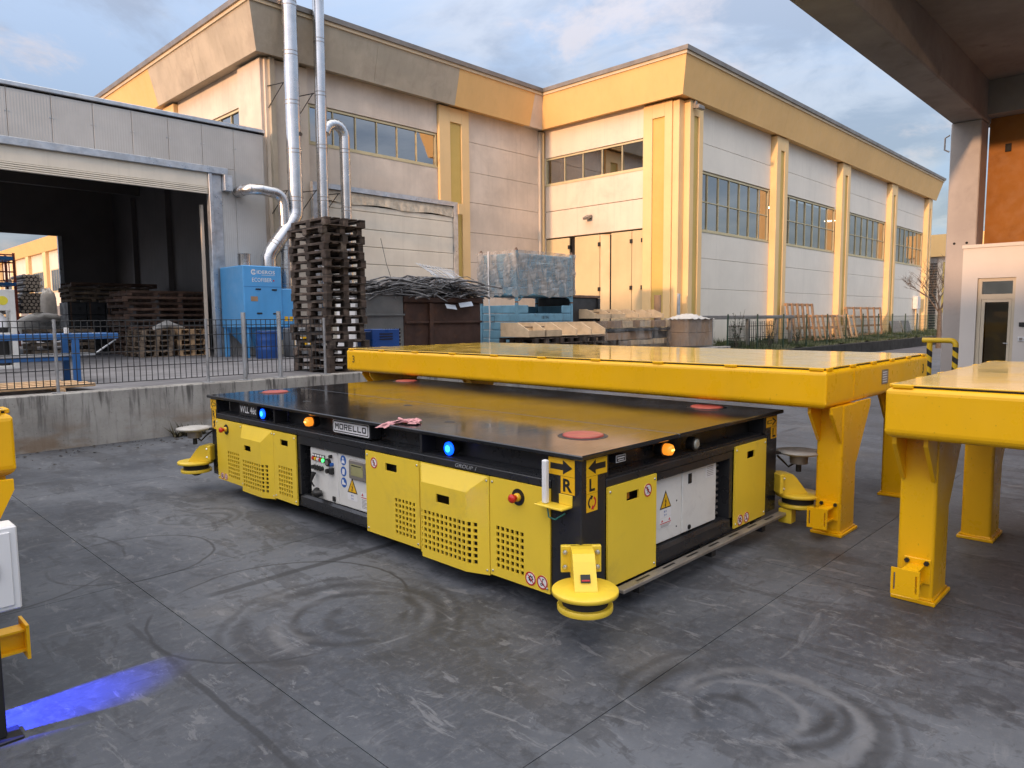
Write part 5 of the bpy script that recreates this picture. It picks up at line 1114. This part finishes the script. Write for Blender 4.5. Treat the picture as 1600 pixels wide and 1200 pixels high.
def drum(x, y, r, h, m, label, band=None):
    z = YZ; prof = [(r*.97, z), (r, z+.02)]
    for q in (.33, .66): prof += [(r, z+h*q-.03), (r*1.03, z+h*q), (r, z+h*q+.03)]
    prof += [(r, z+h-.03), (r*1.02, z+h-.01), (r*.98, z+h), (r*.9, z+h-.015)]
    o = MB().lathe(x, y, prof, 28).build('drum', m, **tagd(label, 'drum'))
    MB().lathe(x, y, [(r*.88, z+h-.014), (r*.88, z+h-.002)], 24).build('lid', M_GALV, o)
    if band: MB().lathe(x, y, [(r*1.006, z+band[0]), (r*1.006, z+band[1])], 28).build('label_band', band[2], o)
    return o
drum(8.42, 16.55, .29, .68, M_DBLUE, 'blue steel drum in front of the blue filter machine')
c = thing('chemical_canister', (9.35, 16.7, YZ), 'grey tank with a yellow label band beside the blue drum', 'tank')
MB().bb(9.02, 9.62, 16.4, 16.95, YZ, 1.45, .03).build('tank_body', mat('grey_tank', (.16, .17, .18), .6), c); MB().box(9.06, 9.58, 16.394, 16.398, 1.0, 1.22).build('label_band', M_SIGNY, c)
for x in (9.07, 9.2, 9.42, 9.53): MB().box(x, x+.06, 16.39, 16.393, 1.02, 1.2).build('label_print', M_SIGNW, c)
for x in (9.07, 9.42): MB().box(x, x+.13, 16.394, 16.398, 1.33, 1.40).build('white_label', M_SIGNW, c)
# ------------------------------------------------------------------ flues
def flue(name, pts, r, label, cat='flue', rings=1.25, m=M_STEEL):
    o = MB().tube(pts, r, 20).build(name, m, **tagd(label, cat))
    pv = [Vector(p) for p in pts]; acc = .4
    for a, b in zip(pv, pv[1:]):
        L = (b-a).length
        if L < .4: 
            MB().tube([a-(b-a).normalized()*.012, a+(b-a).normalized()*.012], r*1.03, 20).build('joint_ring', M_STEEL, o); continue
        s = .25
        while s < L:
            p = a+(b-a)*(s/L); d = (b-a).normalized()
            for q in (-.05, .05): MB().tube([p+d*(q-.009), p+d*(q+.009)], r*1.02, 20).build('joint_ring', M_GUT, o)
            s += rings
    return o
def arc(c, a, b, r, n=7, t0=0, t1=90):
    c, a, b = Vector(c), Vector(a), Vector(b); return [c+a*(r*math.cos(R(t0+(t1-t0)*i/n)))+b*(r*math.sin(R(t0+(t1-t0)*i/n))) for i in range(n+1)]
f1 = flue('flue_pipe', [(9.06, 17.6, 3.02), (9.06, 17.6, 3.26), (9.13, 17.6, 3.42), (9.80, 17.6, 4.30), (9.88, 17.6, 4.44), (9.90, 17.6, 4.60), (9.90, 17.6, 12.5)], .195, 'thick steel flue rising from the blue filter machine past the roof')
f2 = flue('flue_pipe', [(10.73, 17.6, 1.3), (10.73, 17.6, 4.7), (10.78, 17.6, 12.5)], .155, 'slimmer straight steel flue right of the thick one, rising past the roof', rings=1.4)
f3 = flue('flue_pipe', [(11.47, 17.6, 1.3), (11.47, 17.6, 6.72)]+arc((11.17, 17.6, 6.74), (1, 0, 0), (0, 0, 1), .30, 8, 10, 150)+[(10.86, 17.6, 6.75)], .145, 'short hooked steel flue bending into the slim flue', rings=1.6)
f4 = flue('flue_pipe', [(8.62, 18.28, 4.98), (8.62, 17.95, 4.99), (8.72, 17.72, 5.0), (8.95, 17.62, 5.0), (9.25, 17.6, 4.97)]+arc((9.25, 17.6, 4.67), (1, 0, 0), (0, 0, 1), .30, 7, 80, 0)+[(9.56, 17.6, 4.3), (9.56, 17.6, 2.0)], .14, 'steel duct leaving the shed wall and bending down beside the thick flue', 'duct', rings=.5)
MB().lathe(8.40, 17.6, [(.16, 3.0), (.16, 3.31), (.165, 3.33)], 20).build('flue_pipe', M_STEEL, **tagd('short open steel stub on top of the blue filter machine', 'flue'))
for o, x, zs in ((f1, 9.90, (5.1, 7.9)), (f2, 10.76, (5.2, 7.8)), (f3, 11.47, (5.2,))):
    for z in zs:
        MB().tube([(x-.1, 17.75, z), (x-.25, 18.42, z+.02)], .014, 6).build('wall_bracket', M_SIGNK, o); MB().tube([(x-.12, 17.8, z), (x-.25, 18.42, z-.55)], .012, 6).build('wall_bracket', M_SIGNK, o)
MB(Fr((10.03, 17.45, 6.55), Vector((.7, -.7, 0)), (0, 0, 1))).lathe(0, 0, [(.05, 0), (.05, .05)], 12).build('inspection_cap', M_SIGNK, f1)
# ------------------------------------------------------------------ skips, scrap and blue crate
gs = thing('perforated_bin', (8.9, 12.5, YZ), 'grey perforated steel bin between the pallet stack and the brown skip', 'bin')
hs = grid(8.5, 9.2, .95, 1.45, 11, 7, .6)
MB(Fr((0, 12.2, 0), (1, 0, 0), (0, 0, 1))).plate(8.35, 9.28, YZ, 2.14, 0, .01, hs).build('front_sheet', M_SKIPG, gs); MB().box(8.35, 9.28, 12.6, 13.3, YZ, 2.1).build('bin_body', M_WHT, gs); MB().bb(8.33, 9.30, 12.16, 12.2, 1.72, 1.76, .004).build('rib', M_SKIPG, gs)
bc = thing('plastic_crate', (8.2, 11.2, YZ), 'open blue plastic crate beside the pallet stack', 'crate')
MB().bb(7.78, 8.42, 11.2, 11.24, YZ, 1.46, .01).build('front_side', M_DBLUE, bc); MB().bb(7.78, 7.82, 11.245, 11.7, YZ, 1.42, .01).build('side', M_DBLUE, bc); MB().bb(8.38, 8.42, 11.245, 11.7, YZ, 1.42, .01).build('side', M_DBLUE, bc); MB().bb(7.825, 8.375, 11.66, 11.7, YZ, 1.46, .01).build('rear_side', M_DBLUE, bc); MB().bb(7.825, 8.375, 11.245, 11.655, YZ+.002, YZ+.03, .004).build('floor', M_DBLUE, bc)
for i in range(3): MB().box(7.95, 8.25, 11.19, 11.198, 1.26+.05*i, 1.28+.05*i).build('grip_slot', M_SIGNK, bc)
sk = thing('brown_skip', (10.4, 12.8, YZ), 'rust-brown steel skip heaped with scrap wire', 'skip')
MB().bb(9.32, 11.55, 12.2, 13.9, YZ, 2.0, .02).build('skip_body', M_RUST, sk); MB().bb(9.28, 11.59, 12.15, 13.95, 2.0, 2.13, .02).build('rim', M_RUST, sk); MB().bb(9.95, 10.05, 12.12, 12.195, YZ, 1.99, .008).build('rib', M_RUST, sk); MB().bb(9.32, 11.55, 12.15, 12.198, 1.55, 1.6, .008).build('fold', M_RUST, sk)
sw = MB(); rs = random.Random(21)
for i in range(430):
    cx, cy = rs.uniform(8.7, 11.6), rs.uniform(12.0, 13.6); a = rs.gauss(0, .32); L = rs.uniform(.35, 1.5); top = 2.18+.42*max(0, 1-((cx-10.3)/1.9)**2); z = rs.uniform(2.12, top); b = rs.uniform(-.18, .18)
    pts = [(cx+L*(t-.5)*math.cos(a), cy+L*(t-.5)*math.sin(a), z+b*math.sin(t*5+i)*.4-.25*(t-.5)**2) for t in (0, .25, .5, .75, 1)]
    sw.tube(pts, rs.choice((.006, .008, .010, .016, .026)), 5)
    if i % 6 == 0: sw.add([(cx-.3, cy-.1, z), (cx+.3, cy-.12, z+.03), (cx+.32, cy+.05, z+.06), (cx-.28, cy+.08, z+.02)], [(0, 1, 2, 3)])
sw.tube([(8.75, 12.2, 3.3), (8.95, 12.3, 2.8), (9.2, 12.4, 2.35)], .006, 5)
sw.build('scrap_wire', M_SCRAP, **tagd('tangled heap of dark scrap wire and strips on the brown skip', 'scrap metal', kind='stuff'))
ms = thing('wire_mesh', (11, 12.4, 2.4), 'bright bent wire mesh on top of the scrap heap', 'wire mesh'); MF = Fr((10.3, 12.15, 2.42), Vector((1, .1, -.08)).normalized(), Vector((-.1, .75, .5)).normalized())
for i in range(12): MB(MF).tube([(.1*i, 0, .02*math.sin(i)), (.1*i+.05, .45, .03*math.cos(i)), (.1*i, .9, 0)], .006, 5).build('wire', M_SCRAPL, ms)
for j in range(7): MB(MF).tube([(0, .13*j, .02), (.6, .13*j, .04*math.sin(j)), (1.2, .13*j+.05, 0)], .006, 5).build('wire', M_SCRAPL, ms)
for i, (x, z, l_) in enumerate(((10.35, 1.98, .3), (10.75, 2.0, .4))): MB(Fr((x, 12.08, z), Vector((1, 0, -.1+.2*i)).normalized(), Vector((0, -.5, -.8)).normalized())).bb(0, l_, 0, .12, 0, .006, .002).build('sheet_scrap', M_SCRAPL, **tagd('bright sheet metal strip hanging over the skip rim, %s one' % ('left', 'right')[i], 'sheet metal', 'sheet strips on the skip'))
# ------------------------------------------------------------------ blue stillages
def stillage(z, label, wrapped):
    t = thing('stillage', (14, 13, z), label, 'stillage', 'stacked blue stillages'); x0, x1, y0, y1 = 12.90, 15.12, 12.32, 13.66; zb, zt = z+.15, z+1.21
    for x in (x0, x1-.07):
        for y in (y0, y1-.07):
            p = MB().bb(x, x+.07, y, y+.07, z, zt+.05, .006).build('corner_post', M_STILL, t); MB().lathe(x+.035, y+.035, [(.05, zt+.05), (.02, zt+.12)], 8).build('stacking_cone', M_RUSTP, p)
    n = 5
    for i in range(n):
        a, b = zb+(zt-zb)*i/n, zb+(zt-zb)*(i+1)/n-.012
        if not wrapped and i == n-1:
            MB().bb(x0+.075, x0+.45, y0+.01, y0+.045, a, b, .012).build('side_board', M_STILL, t); MB().bb(x1-.45, x1-.075, y0+.01, y0+.045, a, b, .012).build('side_board', M_STILL, t)
        else: MB().bb(x0+.075, x1-.075, y0+.01, y0+.045, a, b, .012).build('side_board', M_STILL, t)
        MB().bb(x0+.01, x0+.045, y0+.075, y1-.075, a, b, .012).build('end_board', M_STILL, t); MB().bb(x1-.045, x1-.01, y0+.075, y1-.075, a, b, .012).build('end_board', M_STILL, t); MB().bb(x0+.075, x1-.075, y1-.045, y1-.01, a, b, .012).build('side_board', M_STILL, t)
    MB().box(x0+.05, x1-.05, y0+.05, y1-.05, zb-.02, zb-.002).build('floor', M_STILL, t)
    for x in (x0+.07, x1-.28): MB(Fr((x, y0+.005, z+.0), (1, 0, 0), (0, 0, 1))).poly([(0, .13), (.21, .13), (.21 if x > 14 else 0, .0), (.18 if x > 14 else .03, .0), (.10, .10)], -.02, 0).build('foot_brace', M_STILL, t)
    if not wrapped:
        tx = MB(Fr((0, y0+.009, 0), (1, 0, 0), (0, 0, 1))); text(tx, '1819A', 13.85, zb+.70, .08, 0, .002, .01); tx.build('lettering', M_SIGNK, t)
        q = MB(Fr((x0+.009, 0, 0), (0, -1, 0), (0, 0, 1))); q.ring(-13.2, zb+.70, .10, .112, 0, .002, 4, 45, 405); q.build('stencil_mark', M_SIGNK, t)
    return t
stillage(YZ+.065, 'faded blue steel stillage carrying the wrapped one', False); stillage(2.07, 'upper blue stillage wrapped in grey stretch film', True)
MB().bb(12.90, 15.12, 12.32, 13.66, YZ, YZ+.06, .01).build('timber_platform', M_PALD, **tagd('dark timber platform under the blue stillages', 'platform'))
fl = MB(); V = []; F = []; nx = 60; nz = 16; per = [(12.87, 13.69), (12.87, 12.29), (15.15, 12.29), (15.15, 13.69)]
rf = random.Random(4)
for j in range(nz+1):
    for i in range(nx):
        s = i/nx*4; k = int(s); f_ = s-k; a, b = per[k % 4], per[(k+1) % 4]; x, y = a[0]+(b[0]-a[0])*f_, a[1]+(b[1]-a[1])*f_
        cx, cy = 14.0, 13.0; n_ = Vector((x-cx, y-cy)).normalized(); d = .012*math.sin(i*2.1+j*.9)+.010*rf.uniform(-1, 1)+.02
        zt_ = 3.34
        V.append((x+n_.x*d, y+n_.y*d, 2.22+(zt_-2.22)*j/nz+(.03*math.sin(i*.7)+.05*rf.uniform(-1, 1))*(j == 0)))
for j in range(nz):
    for i in range(nx): F.append((j*nx+i, j*nx+(i+1) % nx, (j+1)*nx+(i+1) % nx, (j+1)*nx+i))
fl.add(V, F, False); fl.build('stretch_film', M_FILM, **tagd('torn grey stretch film around the upper blue stillage', 'stretch film'))
st = MB(); st.tube([(12.83, 13.25, 3.36), (12.82, 13.24, 2.5), (12.82, 13.2, 1.5), (12.84, 13.26, .95)], [.02, .018, .02, .012], 5); st.build('packing_strap', M_SIGNW, **tagd('loose white strap hanging down the end of the stillages', 'strap'))
bo = thing('black_container', (15.8, 13, YZ), 'dark steel container behind the stillages below the folding door', 'container')
MB().bb(15.2, 16.5, 12.5, 13.8, YZ, 2.2, .02).build('container_body', M_DSTEEL, bo); MB().bb(15.16, 16.54, 12.46, 13.84, 2.2, 2.27, .01).build('rim', M_RUSTP, bo); MB().bb(16.42, 16.5, 12.43, 12.495, YZ, 2.19, .01).build('corner_post', M_DSTEEL, bo)
MB(Fr((14.2, 11.9, 3.05), Vector((.8, 0, .5)).normalized(), (0, 1, 0))).bb(0, .5, 0, .4, 0, .3, .02).build('scrap_box', M_DSTEEL, **tagd('dark box tipped on top of the wrapped stillage', 'box')) if 0 else None
# ------------------------------------------------------------------ wooden crates and wrapped goods
def sawcrate(x0, x1, y0, y1, z0, h, label):
    t = thing('slotted_crate', ((x0+x1)/2, (y0+y1)/2, z0), label, 'crate', 'plywood cradles on the yard')
    fr = Fr((0, y0, 0), (1, 0, 0), (0, 0, 1))
    # the long face towards the camera and four raked dividers
    MB(Fr((x0, 0, 0), (0, 1, 0), (0, 0, 1))).poly([(y0, z0), (y1, z0), (y1, z0+h), (y0+.35, z0+h), (y0, z0+h*.45)], 0, .03).build('end_board', M_CRATE, t)
    L = (x1-x0-.03)
    for i in range(1, 6): MB(Fr((x0+L*i/5, 0, 0), (0, 1, 0), (0, 0, 1))).poly([(y0, z0), (y1, z0), (y1, z0+h), (y0+.35, z0+h), (y0, z0+h*.45)], 0, .03).build('divider', M_CRATE, t)
    MB().box(x0+.031, x0+L*.4-.001, y0, y0+.025, z0+.0, z0+h*.45).build('front_board', M_CRATE, t); MB().box(x0+.031, x1-.001, y1-.03, y1-.003, z0+.002, z0+h*.9).build('rear_board', M_CRATE, t); MB().box(x0+.031, x1-.001, y0+.03, y1-.03, z0+.003, z0+.02).build('floor', M_CRATE, t)
    MB().bb(x0+.2, x0+L*.35, y0+.4, y0+.46, z0+h*.62, z0+h*.72, .004).build('inner_batten', M_PALM, t)
sawcrate(11.85, 14.75, 10.95, 11.85, 1.215, .33, 'lower pale plywood cradle with slanted dividers on dark pallets')
for i in range(3):
    for j, x in enumerate((12.05, 12.95, 13.85)): pallet((x, 10.9, YZ+.165*i+.003), 0, 'dark pallet under the lower plywood cradle, %s layer, %s from the left' % (n6[i], ('first', 'second', 'third')[j]), 'pallets under the cradle')
sawcrate(15.6, 19.0, 11.9, 12.5, 1.62, .26, 'upper pale plywood cradle on the film-wrapped goods')
wg = thing('wrapped_goods', (17.3, 11.9, YZ), 'wide load of boards and boxes wrapped in clear film', 'wrapped load')
rb = random.Random(8)
MB().box(15.8, 19.0, 11.65, 12.5, YZ, YZ+.14).build('pallet_base', M_PALM, wg)
zr = YZ+.145
for j, (hh, lo_, hi_, ms_) in enumerate(((.16, .5, .9, (M_CRATE, M_CRATE, M_PALM)), (.24, 1.0, 1.7, (M_CARD, M_CARD, M_DSTEEL)), (.10, 2.0, 3.2, (M_DSTEEL, M_PALM)), (.22, .35, .8, (M_CRATE, M_CARD, M_CRATE)))):
    x = 15.8
    while x < 18.9:
        w_ = rb.uniform(lo_, hi_); MB().bb(x, min(x+w_-.02, 19.0), 11.62+rb.uniform(0, .16), 12.5, zr, zr+hh-.006-rb.uniform(0, .03), .006).build('board_pack', rb.choice(ms_), wg); x += w_
    zr += hh
ff = MB(); V = []; F = []; nx = 44
for j in range(9):
    for i in range(nx):
        s = i/nx*4; k = int(s); f_ = s-k; pe = [(15.74, 12.56), (15.74, 11.57), (19.06, 11.57), (19.06, 12.56)]; a, b = pe[k], pe[(k+1) % 4]
        V.append((a[0]+(b[0]-a[0])*f_+.006*rb.uniform(-1, 1), a[1]+(b[1]-a[1])*f_+.008*rb.uniform(-1, 1), YZ+.02+.88*j/8))
for j in range(8):
    for i in range(nx): F.append((j*nx+i, j*nx+(i+1) % nx, (j+1)*nx+(i+1) % nx, (j+1)*nx+i))
F.append(tuple(8*nx+i for i in range(nx)))
ff.add(V, F, False).build('film', M_FILM2, wg)
cbx = thing('cardboard_load', (19.8, 11.5, YZ), 'brown cardboard load under a white plastic hood near the wing corner', 'boxes')
for i in range(3):
    for j in range(2): MB().bb(18.95+.48*i, 18.95+.48*i+.47, 11.0, 11.75, YZ+.05+.41*j, YZ+.05+.41*j+.4, .01).build('carton', M_CARD, cbx)
V = []; F = []; hn = 12
for i in range(hn+1):
    for j in range(hn+1):
        s, q = i/hn, j/hn; V.append((18.90+1.55*s, 10.93+.9*q, 1.58+.16*math.sin(math.pi*min(1, s*1.25))*math.sin(math.pi*q)**.5+.02*math.sin(i*2+j*3)))
for i in range(hn):
    for j in range(hn): F.append((i*(hn+1)+j, (i+1)*(hn+1)+j, (i+1)*(hn+1)+j+1, i*(hn+1)+j+1))
MB().add(V, F, True).build('plastic_hood', M_TARP, cbx)
hf = MB(); V = []; F = []; nx = 40
for j in range(7):
    for i in range(nx):
        s = i/nx*4; k = int(s); f_ = s-k; pe = [(18.9, 11.8), (18.9, 10.95), (20.46, 10.95), (20.46, 11.8)]; a, b = pe[k], pe[(k+1) % 4]; V.append((a[0]+(b[0]-a[0])*f_+.008*rb.uniform(-1, 1), a[1]+(b[1]-a[1])*f_+.008*rb.uniform(-1, 1), YZ+.03+.86*j/6))
for j in range(6):
    for i in range(nx): F.append((j*nx+i, j*nx+(i+1) % nx, (j+1)*nx+(i+1) % nx, (j+1)*nx+i))
hf.add(V, F, False).build('film', M_FILM2, cbx)
MB(Fr((19.28, 12.3, YZ), (1, 0, 0), (0, 1, 0))).lathe(0, 0, [(.11, 0), (.11, 1.62)], 14).build('cardboard_tube', M_CARD, **tagd('upright brown tube leaning near the folding door', 'tube'))
MB().bb(20.45, 20.55, 12.25, 12.32, YZ, 2.4, .008).build('steel_angle', M_GALV, **tagd('thin galvanised upright standing at the wing corner', 'upright'))
# ------------------------------------------------------------------ bank, fence and racks along the white wing wall
bk = MB(); nxb = 70
V = []; F = []
for i in range(nxb+1):
    x = 20.76+32*i/nxb
    for j, (y, z) in enumerate(((10.78, .44), (11.2, .50), (11.7, .58), (12.2, .66), (12.58, .70), (30, .7))): V.append((x, y, z+.05*math.sin(x*1.7+j)+.04*math.sin(x*4.1+j*2) if j < 5 else z))
for i in range(nxb):
    for j in range(5): F.append((i*6+j, (i+1)*6+j, (i+1)*6+j+1, i*6+j+1))
bk.add(V, F, True).build('grass_bank', M_SOIL, kind='structure')
lw = thing('low_wall', (36, 10.6, 0), 'dark low kerb wall below the grass bank on the right', 'wall')
MW = mat('shaded_dark_concrete', (.02, .019, .016), .9, var=.4, scale=2, bump=.4, bscale=20)  # dark concrete, the shade on the wall put into its near-black base colour
for a in range(0, 8): MB().bb(20.77+4*a, 20.76+4*(a+1), 10.56, 10.80, -.1, .46, .015).build('wall_section', MW, lw)
gr = MB(); rg_ = random.Random(5)
for i in range(6000):
    x = 20.8+31*rg_.random()**1.3; y = rg_.uniform(10.75, 12.5); z = .44+(y-10.78)*.15+.05*math.sin(x*1.7); h_ = rg_.uniform(.05, .22)*(1.6 if rg_.random() < .1 else 1); a = rg_.uniform(0, 6.28); dx, dy = .012*math.cos(a), .012*math.sin(a); lx, ly = rg_.uniform(-.08, .08), rg_.uniform(-.08, .08)
    gr.add([(x-dx, y-dy, z-.03), (x+dx, y+dy, z-.03), (x+lx, y+ly, z+h_)], [(0, 1, 2)])
gr.build('grass', M_GRASS, kind='stuff', label='rough green grass growing on the bank', category='grass')
gf = thing('green_fence', (32, 11, .5), 'green wire fence with thin posts in front of the white wing wall', 'fence')
for i in range(13):
    x = 21.4+2.13*i; MB().bar((x, 11.0, .35), (x, 11.0, 1.72), .028).build('post', M_GREEN, gf)
for i in range(12):
    a, b = 21.4+2.13*i, 21.4+2.13*(i+1); m = MB()
    for k in range(22): x = a+(b-a)*k/22; m.tube([(x, 11.03, .5), (x, 11.03, 1.62)], .0035, 4, False)
    for z in (.6, .8, 1.0, 1.2, 1.4, 1.6): m.tube([(a, 11.035, z), (b, 11.035, z)], .0035, 4, False)
    m.build('mesh_panel', M_GREEN, gf, kind='stuff')
def rack(x0, w_, z0, h_, y0, lean, nv, nh, m, label):
    t = thing('leaning_rack', (x0+w_/2, y0, z0), label, 'rack', 'wooden racks leaning on the wing wall')
    fr = Fr((x0, y0, z0), (1, 0, 0), Vector((0, lean, 1)).normalized())
    for i in range(nv): u = (w_-.12)*i/(nv-1); MB(fr).bb(u, u+.17, 0, h_, 0, .05, .004).build('upright', m, t)
    for i in range(nh): v = (h_-.1)*(i+.5)/nh if nh < 3 else (h_-.1)*i/(nh-1); MB(fr).bb(0, w_, v, v+.1, -.06, -.004, .004).build('cross_bar', m, t)
rack(28.3, 2.7, .62, 1.55, 11.9, .12, 6, 4, M_PALO, 'tall orange-brown wooden rack leaning behind the green fence'); rack(30.2, 3.0, .60, 1.1, 11.6, .2, 6, 3, M_PALO, 'lower orange-brown rack leaning in front of the tall one'); rack(32.9, 2.7, .60, 1.1, 11.7, .22, 5, 3, M_PALL, 'pale slatted rack leaning between the orange racks'); rack(35.2, 5.0, .66, 1.4, 12.0, .1, 6, 4, M_PALO, 'wide open rack with four dark bars nearest the far end of the wall')
lb = thing('steel_trestle', (24, 11.8, .5), 'long grey steel trestle behind the green fence below the first window', 'trestle')
MB().bb(20.9, 28.2, 11.65, 11.77, 1.55, 1.68, .01).build('top_beam', M_GUT, lb)
for x in (21.5, 24.2, 26.6, 27.9): MB().bb(x, x+.14, 11.65, 11.77, .4, 1.548, .01).build('leg', M_GUT, lb)
for i, (x, w_) in enumerate(((22.2, 1.2), (24.0, 1.9))):
    t = thing('wire_basket', (x, 11.9, .6), 'dark wire basket under the steel trestle, %s one' % ('left', 'right')[i], 'basket', 'wire baskets under the trestle')
    for k in range(14): MB().bar((x+w_*k/13, 11.4+.1*i, .5), (x+w_*k/13, 11.4+.1*i, 1.35+.12*i), .012).build('wire', M_SIGNK, t)
    for z in (.55, .9, 1.3): MB().bar((x, 11.42+.1*i, z), (x+w_, 11.42+.1*i, z), .014).build('rim', M_RUSTP, t)
for i, (x, w_, m) in enumerate(((42.4, 1.7, M_GUT), (44.4, 1.5, M_SKIPG))): MB(Fr((x, 12.1, .6), (1, 0, 0), Vector((0, .3, 1)).normalized())).bb(0, w_, 0, .75, 0, .04, .008).build('grey_board', m, **tagd('grey board leaning near the far end of the wing wall, %s one' % ('left', 'right')[i], 'board', 'grey boards on the bank'))
# weeds
def shrub(x, y, z, h_, n, seed, label):
    r = random.Random(seed); t = thing('weed', (x, y, z), label, 'plant', 'weeds on the bank')
    st_ = MB(); lv = MB()
    for i in range(n):
        a = r.uniform(0, 6.28); e = (x+r.uniform(.1, .35)*math.cos(a), y+r.uniform(.1, .3)*math.sin(a), z+h_*r.uniform(.5, 1)); st_.tube([(x, y, z), ((x+e[0])/2+.03*r.uniform(-1, 1), (y+e[1])/2, z+.6*(e[2]-z)), e], [.012, .008, .004], 5)
        for k in range(8):
            q = r.uniform(.3, 1); p = Vector((x+(e[0]-x)*q, y+(e[1]-y)*q, z+(e[2]-z)*q)); d = Vector((r.uniform(-1, 1), r.uniform(-1, 1), r.uniform(-.2, 1))).normalized()*.09; s_ = d.cross(Vector((0, 0, 1)))*.3; lv.add([tuple(p), tuple(p+d*.5+s_), tuple(p+d), tuple(p+d*.5-s_)], [(0, 1, 2, 3)])
    st_.build('stem', M_BARK, t); lv.build('leaf_mass', M_GRASS, t, kind='stuff')
for i, (x, h_) in enumerate(((22.6, 1.5), (25.2, 1.0), (27.6, .8))): shrub(x, 11.3, .48, h_, 11, 30+i, 'straggly weed at the green fence, %s from the wing corner' % ('first', 'second', 'third')[i])
# ------------------------------------------------------------------ hoop barrier, bare tree
hb = thing('hoop_barrier', (17, 3.9, 0), 'yellow and black striped steel hoop barrier by the concrete column', 'barrier')
def stripe():
    t = NT('hazard_stripe'); p = t.pos(); s = t.n('ShaderNodeSeparateXYZ'); t.put(s.inputs[0], p)
    v = t.math('FRACT', t.math('MULTIPLY', t.math('ADD', s.outputs[2], t.math('MULTIPLY', s.outputs[1], -.8)), 4.2)); low = t.math('LESS_THAN', s.outputs[2], .98)
    c = t.mix(t.math('MULTIPLY', t.math('GREATER_THAN', v, .5), low), (.75, .48, .015), (.015, .015, .015)); t.set(Base_Color=c, Roughness=.4); return t.m
hx = 17.0
MB().tube([(hx, 4.12, 0), (hx, 4.12, 1.06)], .055, 14).build('post', stripe(), hb)
MB().tube([(hx, 4.26, 1.11)]+[(hx, 3.74, 1.11)]+[(hx, 3.74-.1*math.sin(R(a)), 1.01+.1*math.cos(R(a))) for a in (20, 45, 70, 90)]+[(hx, 3.64, 0)], .055, 14).build('hoop', stripe(), hb)
bt = thing('bare_tree', (40, 9.3, 0), 'bare leafless tree behind the concrete column', 'tree')
rt_ = random.Random(14); trunk = MB(); crown = MB()
def branch(mb, p, d, L, r, depth):
    q = p+d*L*.5+Vector((rt_.uniform(-.05, .05), rt_.uniform(-.05, .05), 0))*L; e = p+d*L
    mb.tube([p, q, e], [r, r*.8, r*.6], 6, True, False)
    if depth == 0: return
    for k in range(rt_.choice((3, 3, 4))):
        a = rt_.uniform(0, 6.28); nd = (d+Vector((math.cos(a), math.sin(a), rt_.uniform(-.1, .6)))*rt_.uniform(.45, .85)).normalized(); branch(crown, q+(e-q)*rt_.uniform(.2, 1), nd, L*rt_.uniform(.55, .8), r*.55, depth-1)
base = Vector((40, 9.3, -.02)); trunk.tube([base, base+Vector((0, 0, .8)), base+Vector((.03, .03, 1.9))], [.14, .11, .09], 10)
for k in range(5):
    a = k*1.26+.3; branch(crown, base+Vector((.03, .03, 1.7+.05*k)), Vector((math.cos(a)*.62, math.sin(a)*.62, .9)).normalized(), 1.15, .045, 4)
trunk.build('trunk', M_BARK, bt); crown.build('crown', M_BARK, bt)
# debris along the foot of the retaining wall
rd_ = random.Random(2); db = MB()
for i in range(260):
    x, y = rd_.uniform(-1, 6.5), 10.5-abs(rd_.gauss(0, .55)); s_ = rd_.uniform(.008, .035); a = rd_.uniform(0, 6.28); db.add([(x+s_*math.cos(a), y+s_*math.sin(a), .004), (x-s_*math.sin(a)*.5, y+s_*math.cos(a)*.5, .012*rd_.random()+.006), (x-s_*math.cos(a), y-s_*math.sin(a), .004), (x+s_*math.sin(a)*.5, y-s_*math.cos(a)*.5, .007)], [(0, 1, 2, 3)])
db.build('leaf_litter', mat('dead_leaf', (.05, .042, .034), .9), kind='stuff', label='dead leaves and grit scattered along the foot of the wall', category='debris')
shrub_w = thing('weed', (4.05, 10.42, 0), 'small brown weed growing at the foot of the retaining wall', 'plant')
wv2 = MB()
for i in range(90):
    a, e = rd_.uniform(0, 6.28), rd_.uniform(.05, .28); d = Vector((math.cos(a)*.8, math.sin(a)*.5-.1, rd_.uniform(.2, 1))).normalized()*e; s_ = Vector((math.sin(a), -math.cos(a), .2))*.014; b_ = Vector((4.05+rd_.uniform(-.22, .22), 10.44+rd_.uniform(-.08, .05), .0)); wv2.add([tuple(b_-s_), tuple(b_+s_), tuple(b_+d)], [(0, 1, 2)])
wv2.build('leaf_mass', mat('dry_weed', (.07, .06, .03), .9), shrub_w, kind='stuff')
